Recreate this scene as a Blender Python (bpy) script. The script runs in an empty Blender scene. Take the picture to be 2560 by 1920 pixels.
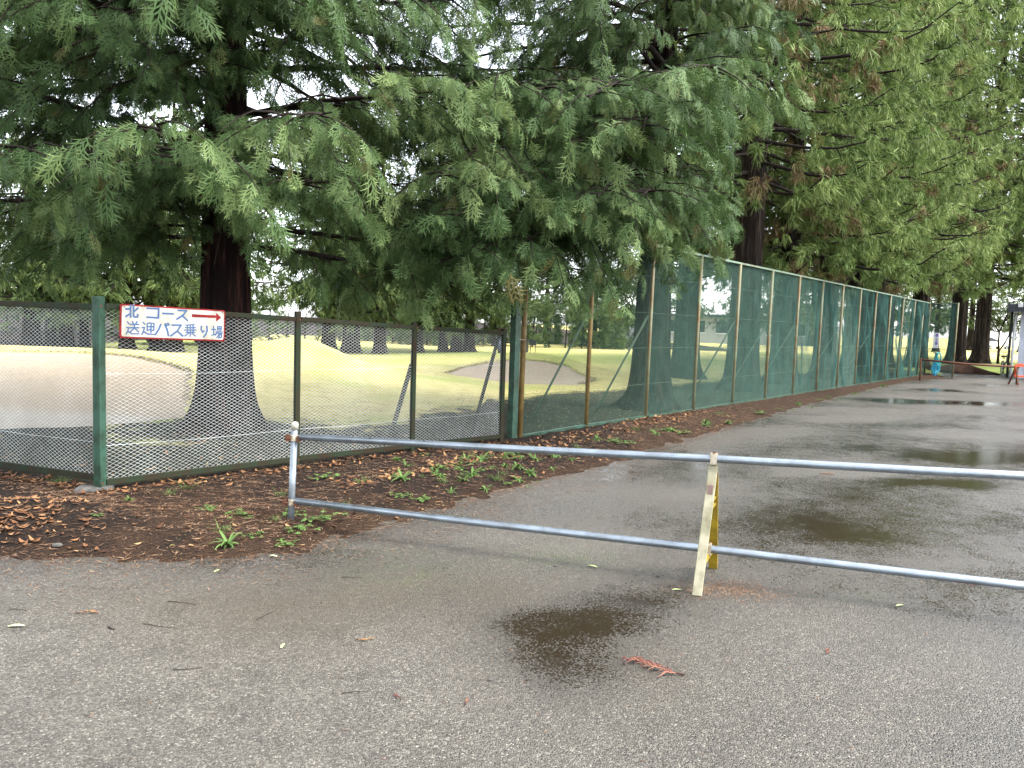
import bpy, math, random
import numpy as np

# ------------------------------------------------------------------ camera
CAM_H = 1.55; FPX = 1923.0; PITCH = math.radians(4.5); ROLL = 0.033
scene = bpy.context.scene
COL = scene.collection
_f = np.array([0, math.cos(PITCH), -math.sin(PITCH)])
_u0 = np.array([0, math.sin(PITCH), math.cos(PITCH)])
_r0 = np.array([1.0, 0, 0])
_r = math.cos(ROLL) * _r0 + math.sin(ROLL) * _u0
_u = math.cos(ROLL) * _u0 - math.sin(ROLL) * _r0
CAMP = np.array([0, 0, CAM_H])
cam_d = bpy.data.cameras.new('camera')
cam = bpy.data.objects.new('camera', cam_d); COL.objects.link(cam)
from mathutils import Matrix, Vector
cam.matrix_world = Matrix(((_r[0], _u[0], -_f[0], 0), (_r[1], _u[1], -_f[1], 0), (_r[2], _u[2], -_f[2], CAM_H), (0, 0, 0, 1)))
cam_d.sensor_fit = 'HORIZONTAL'; cam_d.sensor_width = 36.0
cam_d.lens = 36.0 * FPX / 2560.0
cam_d.clip_start = 0.05; cam_d.clip_end = 6000
scene.camera = cam

# ------------------------------------------------------------------ sky, sun, exposure
SUN_EL, SUN_AZ = math.radians(55), math.radians(105)       # azimuth from +Y towards +X
world = bpy.data.worlds.new('World'); scene.world = world; world.use_nodes = True
wn, wl = world.node_tree.nodes, world.node_tree.links
wn.clear()
w_out = wn.new('ShaderNodeOutputWorld'); w_bg = wn.new('ShaderNodeBackground')
w_sky = wn.new('ShaderNodeTexSky'); w_sky.sky_type = 'NISHITA'; w_sky.sun_disc = False
w_sky.sun_elevation = SUN_EL; w_sky.sun_rotation = SUN_AZ
w_sky.air_density = 1.0; w_sky.dust_density = 1.5; w_sky.ozone_density = 1.0
w_hs = wn.new('ShaderNodeHueSaturation'); w_hs.inputs['Saturation'].default_value = 0.30
w_hs.inputs['Value'].default_value = 1.0
wl.new(w_sky.outputs[0], w_hs.inputs['Color'])
w_tc = wn.new('ShaderNodeTexCoord'); w_nz = wn.new('ShaderNodeTexNoise')
w_nz.inputs['Scale'].default_value = 2.2; w_nz.inputs['Detail'].default_value = 5
wl.new(w_tc.outputs['Generated'], w_nz.inputs['Vector'])
w_rp = wn.new('ShaderNodeValToRGB')
w_rp.color_ramp.elements[0].position = 0.3; w_rp.color_ramp.elements[0].color = (0.82, 0.86, 0.92, 1)
w_rp.color_ramp.elements[1].position = 0.7; w_rp.color_ramp.elements[1].color = (1.18, 1.16, 1.13, 1)
wl.new(w_nz.outputs['Fac'], w_rp.inputs['Fac'])
w_mx = wn.new('ShaderNodeMix'); w_mx.data_type = 'RGBA'; w_mx.blend_type = 'MULTIPLY'; w_mx.inputs['Factor'].default_value = 1.0
wl.new(w_hs.outputs['Color'], w_mx.inputs['A']); wl.new(w_rp.outputs['Color'], w_mx.inputs['B'])
wl.new(w_mx.outputs['Result'], w_bg.inputs['Color'])
w_bg.inputs['Strength'].default_value = 0.15
wl.new(w_bg.outputs[0], w_out.inputs['Surface'])
sun_d = bpy.data.lights.new('sun', 'SUN'); sun_d.energy = 1.5; sun_d.angle = math.radians(22); sun_d.color = (1, 0.97, 0.92)
sun = bpy.data.objects.new('sun', sun_d); COL.objects.link(sun)
sdir = Vector((math.sin(SUN_AZ) * math.cos(SUN_EL), math.cos(SUN_AZ) * math.cos(SUN_EL), math.sin(SUN_EL)))
sun.rotation_euler = sdir.to_track_quat('Z', 'Y').to_euler(); sun.location = (10, 0, 30)
scene.view_settings.view_transform = 'Standard'; scene.view_settings.look = 'None'
scene.view_settings.exposure = 2.7; scene.view_settings.gamma = 1.0
scene.view_settings.use_curve_mapping = False
scene.render.engine = 'CYCLES'
scene.cycles.max_bounces = 6; scene.cycles.diffuse_bounces = 3; scene.cycles.glossy_bounces = 3
scene.cycles.transmission_bounces = 3; scene.cycles.transparent_max_bounces = 8
scene.cycles.use_denoising = True

# ------------------------------------------------------------------ geometry helpers
RNG = np.random.default_rng(7)
def ray(px, py): return _f + _r * (px - 1280) / FPX - _u * (py - 960) / FPX
def gnd(px, py, z=0.0):
    d = ray(px, py); return CAMP + d * ((z - CAM_H) / d[2])
def at(px, py, Y):
    d = ray(px, py); return CAMP + d * (Y / d[1])
def unit(v):
    v = np.asarray(v, float); return v / (np.linalg.norm(v) + 1e-12)
Z = np.array([0, 0, 1.0])

class MB:
    """collects vertices and faces; build() links them as one mesh object"""
    def __init__(s): s.v = []; s.f = []
    def add(s, v, f):
        o = len(s.v); s.v.extend([tuple(map(float, p)) for p in v]); s.f.extend([tuple(i + o for i in q) for q in f]); return s
    def beam(s, p, q, w, h, side=None, up=None):
        p = np.asarray(p, float); q = np.asarray(q, float); d = unit(q - p)
        if side is None:
            ref = up if up is not None else (Z if abs(d[2]) < 0.9 else np.array([0, 1.0, 0]))
            side = unit(np.cross(d, ref))
        side = np.asarray(side, float); side = unit(side - d * (side @ d)); n = np.cross(side, d)
        V = [b + side * sx * w / 2 + n * sy * h / 2 for b in (p, q) for sx, sy in ((-1, -1), (1, -1), (1, 1), (-1, 1))]
        return s.add(V, [(3, 2, 1, 0), (4, 5, 6, 7), (0, 1, 5, 4), (1, 2, 6, 5), (2, 3, 7, 6), (3, 0, 4, 7)])
    def box(s, c, size, rz=0.0):
        c = np.asarray(c, float); hx, hy, hz = np.asarray(size, float) / 2; ca, sa = math.cos(rz), math.sin(rz)
        V = []
        for z in (-hz, hz):
            for x, y in ((-hx, -hy), (hx, -hy), (hx, hy), (-hx, hy)):
                V.append((c[0] + x * ca - y * sa, c[1] + x * sa + y * ca, c[2] + z))
        return s.add(V, [(3, 2, 1, 0), (4, 5, 6, 7), (0, 1, 5, 4), (1, 2, 6, 5), (2, 3, 7, 6), (3, 0, 4, 7)])
    def tube(s, pts, rad, n=8, caps=True):
        pts = np.asarray(pts, float); m = len(pts)
        rad = np.full(m, rad) if np.isscalar(rad) else np.asarray(rad, float)
        t = np.gradient(pts, axis=0); t /= np.linalg.norm(t, axis=1, keepdims=True) + 1e-12
        ref = np.array([0, 0, 1.0]) if abs(t[0][2]) < 0.85 else np.array([1.0, 0, 0])
        a = unit(np.cross(t[0], ref)); V = []
        for i in range(m):
            a = unit(a - t[i] * (a @ t[i])); b = np.cross(t[i], a)
            for k in range(n):
                an = 2 * math.pi * k / n
                V.append(pts[i] + (a * math.cos(an) + b * math.sin(an)) * rad[i])
        F = [(i * n + k, i * n + (k + 1) % n, (i + 1) * n + (k + 1) % n, (i + 1) * n + k) for i in range(m - 1) for k in range(n)]
        if caps: F += [tuple(range(n - 1, -1, -1)), tuple((m - 1) * n + k for k in range(n))]
        return s.add(V, F)
    def lathe(s, prof, c=(0, 0, 0), n=16):
        V = [(c[0] + r * math.cos(2 * math.pi * k / n), c[1] + r * math.sin(2 * math.pi * k / n), c[2] + z) for r, z in prof for k in range(n)]
        m = len(prof)
        F = [(i * n + k, i * n + (k + 1) % n, (i + 1) * n + (k + 1) % n, (i + 1) * n + k) for i in range(m - 1) for k in range(n)]
        F += [tuple(range(n - 1, -1, -1)), tuple((m - 1) * n + k for k in range(n))]
        return s.add(V, F)
    def build(s, name, mat, parent=None, smooth=False, bevel=0):
        me = bpy.data.meshes.new(name); me.from_pydata(s.v, [], s.f); me.validate()
        return mesh_obj(name, me, mat, parent, smooth, bevel)

def mesh_obj(name, me, mat, parent=None, smooth=False, bevel=0):
    o = bpy.data.objects.new(name, me); COL.objects.link(o)
    if mat: me.materials.append(mat)
    if smooth: me.shade_smooth()
    if bevel:
        b = o.modifiers.new('bevel', 'BEVEL'); b.width = bevel; b.segments = 2; b.limit_method = 'ANGLE'
    if parent: o.parent = parent; o.matrix_parent_inverse = Matrix.Translation(-parent.location)
    return o
def np_mesh(name, V, Fc, attrs=None, smooth=False):
    """fast mesh from arrays, faces of equal size"""
    V = np.ascontiguousarray(V, np.float32); Fc = np.ascontiguousarray(Fc, np.int32); k = Fc.shape[1]
    me = bpy.data.meshes.new(name)
    me.vertices.add(len(V)); me.vertices.foreach_set('co', V.ravel())
    me.loops.add(Fc.size); me.loops.foreach_set('vertex_index', Fc.ravel())
    me.polygons.add(len(Fc)); me.polygons.foreach_set('loop_start', np.arange(0, Fc.size, k, dtype=np.int32))
    try: me.polygons.foreach_set('loop_total', np.full(len(Fc), k, np.int32))
    except Exception: pass
    for an, arr in (attrs or {}).items():
        a = me.attributes.new(an, 'FLOAT', 'POINT'); a.data.foreach_set('value', np.ascontiguousarray(arr, np.float32))
    me.update(calc_edges=True)
    me.polygons.foreach_set('use_smooth', np.full(len(Fc), smooth, bool))
    return me
def tag(o, label, cat, group=None, kind=None):
    if label: o['label'] = label
    if cat: o['category'] = cat
    if group: o['group'] = group
    if kind: o['kind'] = kind
    return o
def empty(name, loc, label=None, cat=None, group=None):
    o = bpy.data.objects.new(name, None); COL.objects.link(o); o.location = tuple(map(float, loc)); o.empty_display_size = 0.2
    if label: tag(o, label, cat, group)
    return o
def copy_tree(root, label=None):
    c = root.copy(); COL.objects.link(c)
    if label: c['label'] = label
    for ch in [o for o in COL.objects if o.parent == root]:
        d = ch.copy(); COL.objects.link(d); d.parent = c
        for g in [o for o in COL.objects if o.parent == ch]:
            e = g.copy(); COL.objects.link(e); e.parent = d
    return c
def prisms(P, Q, r, n=3):
    """many straight wires at once"""
    P = np.asarray(P, float); Q = np.asarray(Q, float); d = Q - P; d /= np.linalg.norm(d, axis=1, keepdims=True) + 1e-12
    ref = np.where(np.abs(d[:, 2:3]) > 0.9, np.array([[1.0, 0, 0]]), np.array([[0, 0, 1.0]]))
    a = np.cross(d, ref); a /= np.linalg.norm(a, axis=1, keepdims=True); b = np.cross(d, a)
    V = []
    for E in (P, Q):
        for k in range(n):
            t = 2 * math.pi * k / n; V.append(E + (a * math.cos(t) + b * math.sin(t)) * r)
    V = np.stack(V, 1).reshape(-1, 3); base = np.arange(len(P))[:, None] * (2 * n)
    F = np.concatenate([base + np.array([[k, (k + 1) % n, n + (k + 1) % n, n + k]]) for k in range(n)], 0)
    return V, F

# ------------------------------------------------------------------ materials
MATS = {}
class NT:
    def __init__(s, name):
        s.m = bpy.data.materials.new(name); s.m.use_nodes = True; s.t = s.m.node_tree; s.n = s.t.nodes; s.l = s.t.links
        s.bsdf = s.n['Principled BSDF']; s.out = s.n['Material Output']
    def new(s, ty, **kw):
        n = s.n.new(ty)
        for k, v in kw.items():
            if hasattr(n, k): setattr(n, k, v)
        return n
    def link(s, a, b): s.l.new(a, b)
    def coord(s, kind='Object', scale=(1, 1, 1)):
        tc = s.new('ShaderNodeTexCoord'); mp = s.new('ShaderNodeMapping'); mp.inputs['Scale'].default_value = scale
        s.link(tc.outputs[kind], mp.inputs['Vector']); return mp.outputs['Vector']
    def noise(s, vec, scale, detail=4, rough=0.55):
        n = s.new('ShaderNodeTexNoise'); n.inputs['Scale'].default_value = scale; n.inputs['Detail'].default_value = detail
        n.inputs['Roughness'].default_value = rough
        if vec is not None: s.link(vec, n.inputs['Vector'])
        return n.outputs['Fac']
    def voro(s, vec, scale, feature='F1'):
        n = s.new('ShaderNodeTexVoronoi'); n.inputs['Scale'].default_value = scale; n.feature = feature
        if vec is not None: s.link(vec, n.inputs['Vector'])
        return n
    def ramp(s, fac, stops):
        n = s.new('ShaderNodeValToRGB'); e = n.color_ramp.elements
        while len(e) > 1: e.remove(e[-1])
        for i, (p, c) in enumerate(stops):
            if not hasattr(c, '__len__'): c = (c, c, c)
            q = e[0] if i == 0 else e.new(p)
            q.position = p; q.color = (*c[:3], 1)
        s.link(fac, n.inputs['Fac']); return n.outputs['Color']
    def mix(s, fac, a, b, mode='MIX'):
        n = s.new('ShaderNodeMix', data_type='RGBA', blend_type=mode)
        for sock, v in ((n.inputs['Factor'], fac), (n.inputs['A'], a), (n.inputs['B'], b)):
            if hasattr(v, 'is_output'): s.link(v, sock)
            elif hasattr(v, '__len__'): sock.default_value = (*v[:3], 1)
            else: sock.default_value = v
        return n.outputs['Result']
    def math(s, op, a, b=0.0, clamp=False):
        n = s.new('ShaderNodeMath', operation=op, use_clamp=clamp)
        for i, v in enumerate((a, b)):
            if hasattr(v, 'is_output'): s.link(v, n.inputs[i])
            else: n.inputs[i].default_value = v
        return n.outputs[0]
    def attr(s, name):
        n = s.new('ShaderNodeAttribute'); n.attribute_name = name; return n.outputs['Fac']
    def bump(s, h, strength=0.3, dist=0.01):
        n = s.new('ShaderNodeBump'); n.inputs['Distance'].default_value = dist
        if hasattr(strength, 'is_output'): s.link(strength, n.inputs['Strength'])
        else: n.inputs['Strength'].default_value = strength
        s.link(h, n.inputs['Height']); s.link(n.outputs[0], s.bsdf.inputs['Normal'])
    def set(s, key, v):
        i = s.bsdf.inputs[key]
        if hasattr(v, 'is_output'): s.link(v, i)
        elif hasattr(v, '__len__'): i.default_value = (*v[:3], 1)
        else: i.default_value = v

def mat_plain(name, col, rough=0.6, metal=0.0, var=0.25, scale=12.0, col2=None, bump=0.0, cover=0.5, spec=0.2):
    t = NT(name); v = t.coord(); n = t.noise(v, scale, 5, 0.6)
    c2 = col2 if col2 is not None else tuple(c * (1 - var) for c in col)
    t.set('Base Color', t.ramp(n, [(max(0, cover - 0.14), col), (min(1, cover + 0.14), c2)]))
    n2 = t.noise(v, scale * 3, 3)
    t.set('Roughness', t.ramp(n2, [(0.3, max(0.05, rough - 0.12)), (0.7, min(1, rough + 0.12))])); t.set('Metallic', metal); t.set('Specular IOR Level', 0.5 if metal else spec)
    if bump: t.bump(t.noise(v, scale * 6, 4), bump, 0.004)
    return t.m

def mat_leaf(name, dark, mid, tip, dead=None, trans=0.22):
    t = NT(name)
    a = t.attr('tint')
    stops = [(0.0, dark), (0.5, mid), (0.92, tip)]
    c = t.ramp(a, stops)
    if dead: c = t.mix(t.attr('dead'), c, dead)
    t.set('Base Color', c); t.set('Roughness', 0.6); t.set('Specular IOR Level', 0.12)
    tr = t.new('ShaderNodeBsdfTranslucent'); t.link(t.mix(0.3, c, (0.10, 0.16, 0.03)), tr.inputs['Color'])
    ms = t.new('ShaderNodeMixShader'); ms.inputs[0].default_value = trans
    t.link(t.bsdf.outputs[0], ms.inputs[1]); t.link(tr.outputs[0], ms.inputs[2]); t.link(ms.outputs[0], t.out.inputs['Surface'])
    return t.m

def mat_bark(name, a, b):
    t = NT(name); v = t.coord('Object', (9, 9, 0.9)); n = t.noise(v, 1.6, 6, 0.65)
    v2 = t.coord('Object', (30, 30, 2.2)); n2 = t.noise(v2, 1.3, 5, 0.7)
    c = t.ramp(n, [(0.34, tuple(x * .6 for x in a)), (0.5, a), (0.62, b), (0.75, tuple(x * 1.5 for x in b))])
    t.set('Base Color', t.mix(t.ramp(n2, [(0.3, 0.0), (0.7, 0.55)]), c, tuple(x * 0.45 for x in a)))
    t.set('Roughness', 0.9); t.set('Specular IOR Level', 0.06); t.bump(t.math('ADD', n, n2), 1.0, 0.05)
    return t.m

M = MATS
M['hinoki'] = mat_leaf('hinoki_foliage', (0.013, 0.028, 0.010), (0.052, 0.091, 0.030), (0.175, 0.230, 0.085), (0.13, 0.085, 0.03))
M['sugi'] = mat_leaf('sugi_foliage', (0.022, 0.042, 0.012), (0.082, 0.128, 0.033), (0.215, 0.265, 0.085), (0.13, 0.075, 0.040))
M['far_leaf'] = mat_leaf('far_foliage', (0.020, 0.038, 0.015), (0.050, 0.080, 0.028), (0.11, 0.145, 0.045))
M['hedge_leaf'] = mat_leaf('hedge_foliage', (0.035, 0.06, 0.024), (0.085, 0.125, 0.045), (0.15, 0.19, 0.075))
M['weed'] = mat_leaf('weed_leaf', (0.04, 0.075, 0.022), (0.075, 0.13, 0.034), (0.12, 0.185, 0.055))
M['bark_hinoki'] = mat_bark('hinoki_bark', (0.016, 0.010, 0.009), (0.055, 0.026, 0.021))
M['bark_sugi'] = mat_bark('sugi_bark', (0.018, 0.014, 0.011), (0.060, 0.043, 0.033))
M['twig'] = mat_plain('twig_bark', (0.026, 0.020, 0.016), 0.85, var=0.5, spec=0.08)
M['dry_leaf'] = None

def mat_litter(name, cols):
    t = NT(name); a = t.attr('tint')
    t.set('Base Color', t.ramp(a, [(i / (len(cols) - 1), c) for i, c in enumerate(cols)])); t.set('Roughness', 0.6); t.set('Specular IOR Level', 0.15)
    return t.m
M['dry_leaf'] = mat_litter('dry_leaf', [(0.035, 0.016, 0.01), (0.10, 0.045, 0.02), (0.18, 0.09, 0.04), (0.28, 0.18, 0.085)])
M['needle'] = mat_litter('fallen_needles', [(0.022, 0.011, 0.007), (0.065, 0.032, 0.017), (0.14, 0.075, 0.042), (0.27, 0.18, 0.11)])
M['green_paint'] = mat_plain('green_paint_weathered', (0.024, 0.060, 0.040), 0.5, col2=(0.012, 0.026, 0.014), scale=9)
M['rust_green'] = mat_plain('rusted_green_paint', (0.022, 0.015, 0.009), 0.7, col2=(0.014, 0.024, 0.013), scale=6, spec=0.08)
M['pole'] = mat_plain('pole_rusty_green', (0.135, 0.155, 0.095), 0.55, col2=(0.10, 0.068, 0.028), scale=2.6, cover=0.47)
M['pole_rust'] = mat_plain('pole_ochre_rust', (0.17, 0.115, 0.038), 0.55, col2=(0.075, 0.045, 0.018), scale=5)
M['rail_green'] = mat_plain('rail_pale_green', (0.10, 0.15, 0.10), 0.55, col2=(0.085, 0.055, 0.028), scale=4, cover=0.6)
M['wire'] = mat_plain('wire_mesh_pale', (0.52, 0.55, 0.53), 0.4, 0.0, var=0.35, scale=3)
M['wire_green'] = mat_plain('wire_mesh_green', (0.07, 0.13, 0.10), 0.45, var=0.3, scale=3, spec=0.08)
M['net'] = mat_plain('netting_teal', (0.034, 0.088, 0.072), 0.6, var=0.35, scale=2.0, spec=0.08)
M['galv'] = mat_plain('galvanised_steel', (0.24, 0.275, 0.305), 0.38, 0.75, col2=(0.165, 0.185, 0.20), scale=7)
M['zinc'] = mat_plain('zinc_clamp', (0.50, 0.46, 0.36), 0.4, 0.5, col2=(0.22, 0.14, 0.08), scale=30)
M['rust'] = mat_plain('rust', (0.10, 0.04, 0.022), 0.8, var=0.5, scale=30)
M['yellow'] = mat_plain('yellow_plastic_coated', (0.25, 0.17, 0.012), 0.5, col2=(0.15, 0.10, 0.012), scale=14)
M['yellow_faded'] = mat_plain('yellow_faded', (0.26, 0.24, 0.165), 0.65, col2=(0.13, 0.12, 0.07), scale=11, cover=0.55)
M['plastic_white'] = mat_plain('white_cap', (0.30, 0.285, 0.235), 0.5, var=0.2)
M['sign_white'] = mat_plain('sign_white_weathered', (0.33, 0.325, 0.30), 0.4, col2=(0.22, 0.195, 0.14), scale=7, cover=0.55)
M['sign_red'] = mat_plain('sign_red', (0.19, 0.012, 0.012), 0.45, col2=(0.10, 0.008, 0.008), scale=10, spec=0.08)
M['sign_blue'] = mat_plain('sign_blue', (0.030, 0.075, 0.17), 0.5, col2=(0.055, 0.08, 0.13), scale=18)
M['hose_blue'] = mat_plain('hose_blue', (0.02, 0.19, 0.36), 0.3, var=0.25)
M['hose_cyan'] = mat_plain('hose_turquoise', (0.04, 0.28, 0.28), 0.3, var=0.25)
M['orange'] = mat_plain('orange_plastic', (0.52, 0.075, 0.025), 0.5, var=0.2)
M['white'] = mat_plain('white_paint', (0.55, 0.55, 0.55), 0.5, var=0.08)
M['black'] = mat_plain('black_rubber', (0.02, 0.02, 0.022), 0.6)
M['dark_metal'] = mat_plain('dark_metal', (0.035, 0.037, 0.045), 0.5)
M['wall_grey'] = mat_plain('shed_wall', (0.50, 0.52, 0.58), 0.6, var=0.2, scale=2)
M['door'] = mat_plain('shed_door', (0.16, 0.13, 0.13), 0.5, var=0.3, scale=2)
M['purple'] = mat_plain('print_purple', (0.16, 0.13, 0.30), 0.5)
M['pink'] = mat_plain('pink_car_paint', (0.42, 0.22, 0.30), 0.3, var=0.05)
M['glass'] = mat_plain('dark_glass', (0.02, 0.025, 0.03), 0.08)
M['reflector'] = mat_plain('faded_reflector', (0.20, 0.13, 0.11), 0.5)
M['navy'] = mat_plain('navy_fabric', (0.05, 0.06, 0.10), 0.7)
M['concrete'] = mat_plain('concrete', (0.085, 0.08, 0.072), 0.85, var=0.5, scale=20, bump=0.4)
M['far_wall'] = mat_plain('far_wall', (0.30, 0.30, 0.29), 0.7, var=0.15, scale=1)

def mat_asphalt():
    t = NT('wet_asphalt'); v = t.coord('Object')
    vo = t.voro(v, 125); sc = t.new('ShaderNodeSeparateColor'); t.link(vo.outputs['Color'], sc.inputs[0])
    vo2 = t.voro(v, 270); sc2 = t.new('ShaderNodeSeparateColor'); t.link(vo2.outputs['Color'], sc2.inputs[0])
    big = t.noise(v, 0.55, 5); med = t.noise(v, 4.5, 6, 0.65); fine = t.noise(v, 40, 3)
    base = t.ramp(big, [(0.28, (0.068, 0.060, 0.049)), (0.72, (0.126, 0.114, 0.097))])
    stone = t.ramp(sc.outputs[0], [(0.0, (0.030, 0.027, 0.023)), (0.4, (0.074, 0.066, 0.053)), (0.75, (0.130, 0.117, 0.095)), (0.92, (0.165, 0.150, 0.122)), (0.985, (0.29, 0.265, 0.22))])
    c = t.mix(0.62, base, stone)
    st2 = t.ramp(sc2.outputs[1], [(0.0, 0.72), (0.6, 1.05), (0.93, 1.2), (0.985, 1.55)])
    c = t.mix(0.8, c, st2, 'MULTIPLY')
    c = t.mix(1.0, c, t.ramp(med, [(0.28, 0.72), (0.55, 1.0), (0.8, 1.15)]), 'MULTIPLY')
    wet0 = t.attr('wet')
    wet = t.math('ADD', wet0, t.math('MULTIPLY', t.math('SUBTRACT', med, 0.5), 0.75))
    wet = t.math('ADD', wet, t.math('MULTIPLY', t.math('SUBTRACT', fine, 0.5), 0.45))
    wet = t.math('ADD', wet, t.math('MULTIPLY', t.math('SUBTRACT', sc.outputs[2], 0.5), 0.42))
    wetc = t.ramp(wet, [(0.36, 0.0), (0.80, 1.0)])
    c = t.mix(t.attr('brown'), c, t.mix(0.55, c, (0.060, 0.044, 0.024)))
    moss = t.math('MULTIPLY', t.attr('moss'), t.ramp(t.noise(v, 9, 5, 0.7), [(0.42, 0.0), (0.66, 1.0)]))
    c = t.mix(t.math('MULTIPLY', moss, 0.75), c, (0.075, 0.10, 0.035))
    c = t.mix(wetc, c, t.mix(1.0, c, (0.40, 0.375, 0.34), 'MULTIPLY'))
    pud = t.ramp(wet, [(0.82, 0.0), (0.96, 1.0)])
    c = t.mix(t.math('MULTIPLY', pud, 0.8), c, (0.012, 0.008, 0.005))
    t.set('Base Color', c)
    t.set('Roughness', t.math('SUBTRACT', t.ramp(wetc, [(0.0, 0.65), (1.0, 0.30)]), t.math('MULTIPLY', pud, 0.24), True))
    t.set('Specular IOR Level', t.ramp(wetc, [(0.0, 0.25), (1.0, 0.55)]))
    h = t.math('ADD', t.math('MULTIPLY', vo.outputs['Distance'], -1.0), t.math('MULTIPLY', vo2.outputs['Distance'], -0.45))
    t.bump(h, t.math('SUBTRACT', 1.0, t.math('MULTIPLY', pud, 0.97), True), 0.010)
    return t.m
M['asphalt'] = mat_asphalt()

def mat_ground():
    t = NT('soil_and_turf'); v = t.coord('Object')
    n1 = t.noise(v, 0.35, 5); n2 = t.noise(v, 3.5, 6, 0.65); n3 = t.noise(v, 28, 5, 0.7); n4 = t.noise(v, 95, 3)
    straw = t.ramp(n2, [(0.28, (0.34, 0.29, 0.11)), (0.5, (0.45, 0.39, 0.15)), (0.75, (0.54, 0.46, 0.21))])
    green = t.ramp(n2, [(0.3, (0.22, 0.27, 0.06)), (0.7, (0.36, 0.38, 0.10))])
    turf = t.mix(t.ramp(t.math('ADD', n1, t.math('MULTIPLY', t.math('SUBTRACT', n2, 0.5), 0.35)), [(0.50, 0.0), (0.68, 1.0)]), straw, green)
    turf = t.mix(t.attr('lush'), turf, t.ramp(n2, [(0.3, (0.085, 0.12, 0.028)), (0.7, (0.16, 0.19, 0.055))]))
    turf = t.mix(0.8, turf, t.ramp(n3, [(0.25, 0.72), (0.7, 1.15)]), 'MULTIPLY')
    soil = t.ramp(n3, [(0.25, (0.006, 0.005, 0.0045)), (0.5, (0.014, 0.010, 0.008)), (0.72, (0.032, 0.020, 0.014)), (0.9, (0.06, 0.037, 0.024))])
    red = t.ramp(n4, [(0.25, (0.010, 0.0065, 0.005)), (0.5, (0.028, 0.017, 0.011)), (0.66, (0.055, 0.034, 0.021)), (0.8, (0.095, 0.062, 0.040))])
    soil = t.mix(t.ramp(t.math('ADD', n2, t.math('SUBTRACT', t.attr('red'), 0.5)), [(0.46, 0.0), (0.66, 0.85)]), soil, red)
    mossy = t.ramp(n3, [(0.3, (0.014, 0.015, 0.010)), (0.6, (0.032, 0.034, 0.019)), (0.85, (0.075, 0.065, 0.036))])
    soil = t.mix(t.attr('under'), soil, mossy)
    w = t.math('ADD', t.attr('soil'), t.math('MULTIPLY', t.math('SUBTRACT', n2, 0.5), 1.5))
    w = t.math('ADD', w, t.math('MULTIPLY', t.math('SUBTRACT', n3, 0.5), 0.9))
    c = t.mix(t.ramp(w, [(0.36, 0.0), (0.64, 1.0)]), turf, soil)
    t.set('Base Color', c); t.set('Roughness', 0.9); t.set('Specular IOR Level', 0.06)
    t.bump(t.math('ADD', n3, t.math('MULTIPLY', n4, 0.6)), 0.8, 0.03)
    return t.m
M['ground'] = mat_ground()
def mat_sand():
    t = NT('bunker_sand'); v = t.coord('Object')
    n = t.noise(v, 1.2, 5); n2 = t.noise(v, 14, 5, 0.7)
    face = t.ramp(n2, [(0.3, (0.23, 0.17, 0.105)), (0.7, (0.33, 0.255, 0.165))])
    flat = t.ramp(n2, [(0.3, (0.28, 0.24, 0.18)), (0.7, (0.35, 0.305, 0.24))])
    c = t.mix(t.math('ADD', t.attr('floor'), t.math('MULTIPLY', t.math('SUBTRACT', n, 0.5), 0.6), True), face, flat)
    t.set('Base Color', c); t.set('Roughness', 0.95); t.bump(n2, 0.4, 0.02)
    return t.m
M['sand'] = mat_sand()

# ------------------------------------------------------------------ terrain
def poly_sdf(X, Y, poly):
    """negative inside"""
    P = np.asarray(poly, float); Q = np.roll(P, -1, 0); d = np.full(X.shape, 1e9); ins = np.zeros(X.shape, bool)
    for (x0, y0), (x1, y1) in zip(P, Q):
        ex, ey = x1 - x0, y1 - y0; L = ex * ex + ey * ey + 1e-12
        tt = np.clip(((X - x0) * ex + (Y - y0) * ey) / L, 0, 1)
        d = np.minimum(d, np.hypot(X - x0 - tt * ex, Y - y0 - tt * ey))
        c = ((y0 > Y) != (y1 > Y)) & (X < (x1 - x0) * (Y - y0) / (y1 - y0 + 1e-12) + x0); ins ^= c
    return np.where(ins, -d, d)
ROAD = [(-20, 3.0), (-7, 4.15), (-4.6, 4.5), (-3.16, 4.69), (-1.9, 4.72), (-1.35, 5.0), (-0.83, 5.87), (0.05, 7.2), (1.01, 8.5), (2.7, 11.1), (4.5, 13.8), (7.5, 18.2), (10.9, 22.9),
        (14.2, 27.2), (16.6, 29.4), (18.0, 32.4), (19.2, 34.2), (24, 35.2), (40, 34), (70, 20), (70, -30), (-20, -30)]
_wv = RNG.uniform(0, 6.28, (40, 3)); _wf = RNG.normal(0, 1, (40, 2))
def wob(X, Y, freq, n=14, off=0):
    s = 0
    for i in range(n):
        k = (i + off) % 40; f = freq * (0.6 + 1.9 * ((i * 0.618) % 1)); a = unit(_wf[k])
        s = s + np.sin((X * a[0] + Y * a[1]) * f + _wv[k, 0])
    return s / math.sqrt(n)
FC = np.array([-3.41, 6.33])                    # corner of the low fence
FL = unit([-0.915, 0.40]); FR = unit([0.69, 0.72]); FE = np.array([-0.09, 9.81])
TS = np.array([0.06, 10.03]); TD = unit([0.620, 0.784]); TN = np.array([-TD[1], TD[0]])   # tall fence; TN points into the course
FENCE_AREA = [(-20, 13.5), tuple(FC + FL * 3.5), tuple(FC), tuple(FE), tuple(TS + TD * 25.5), (40, 60), (-20, 60)]
def g2(X, Y, cx, cy, sx, sy, rot=0):
    c, s = math.cos(rot), math.sin(rot); u = (X - cx) * c + (Y - cy) * s; v = -(X - cx) * s + (Y - cy) * c
    return np.exp(-(u / sx) ** 2 - (v / sy) ** 2)
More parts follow.
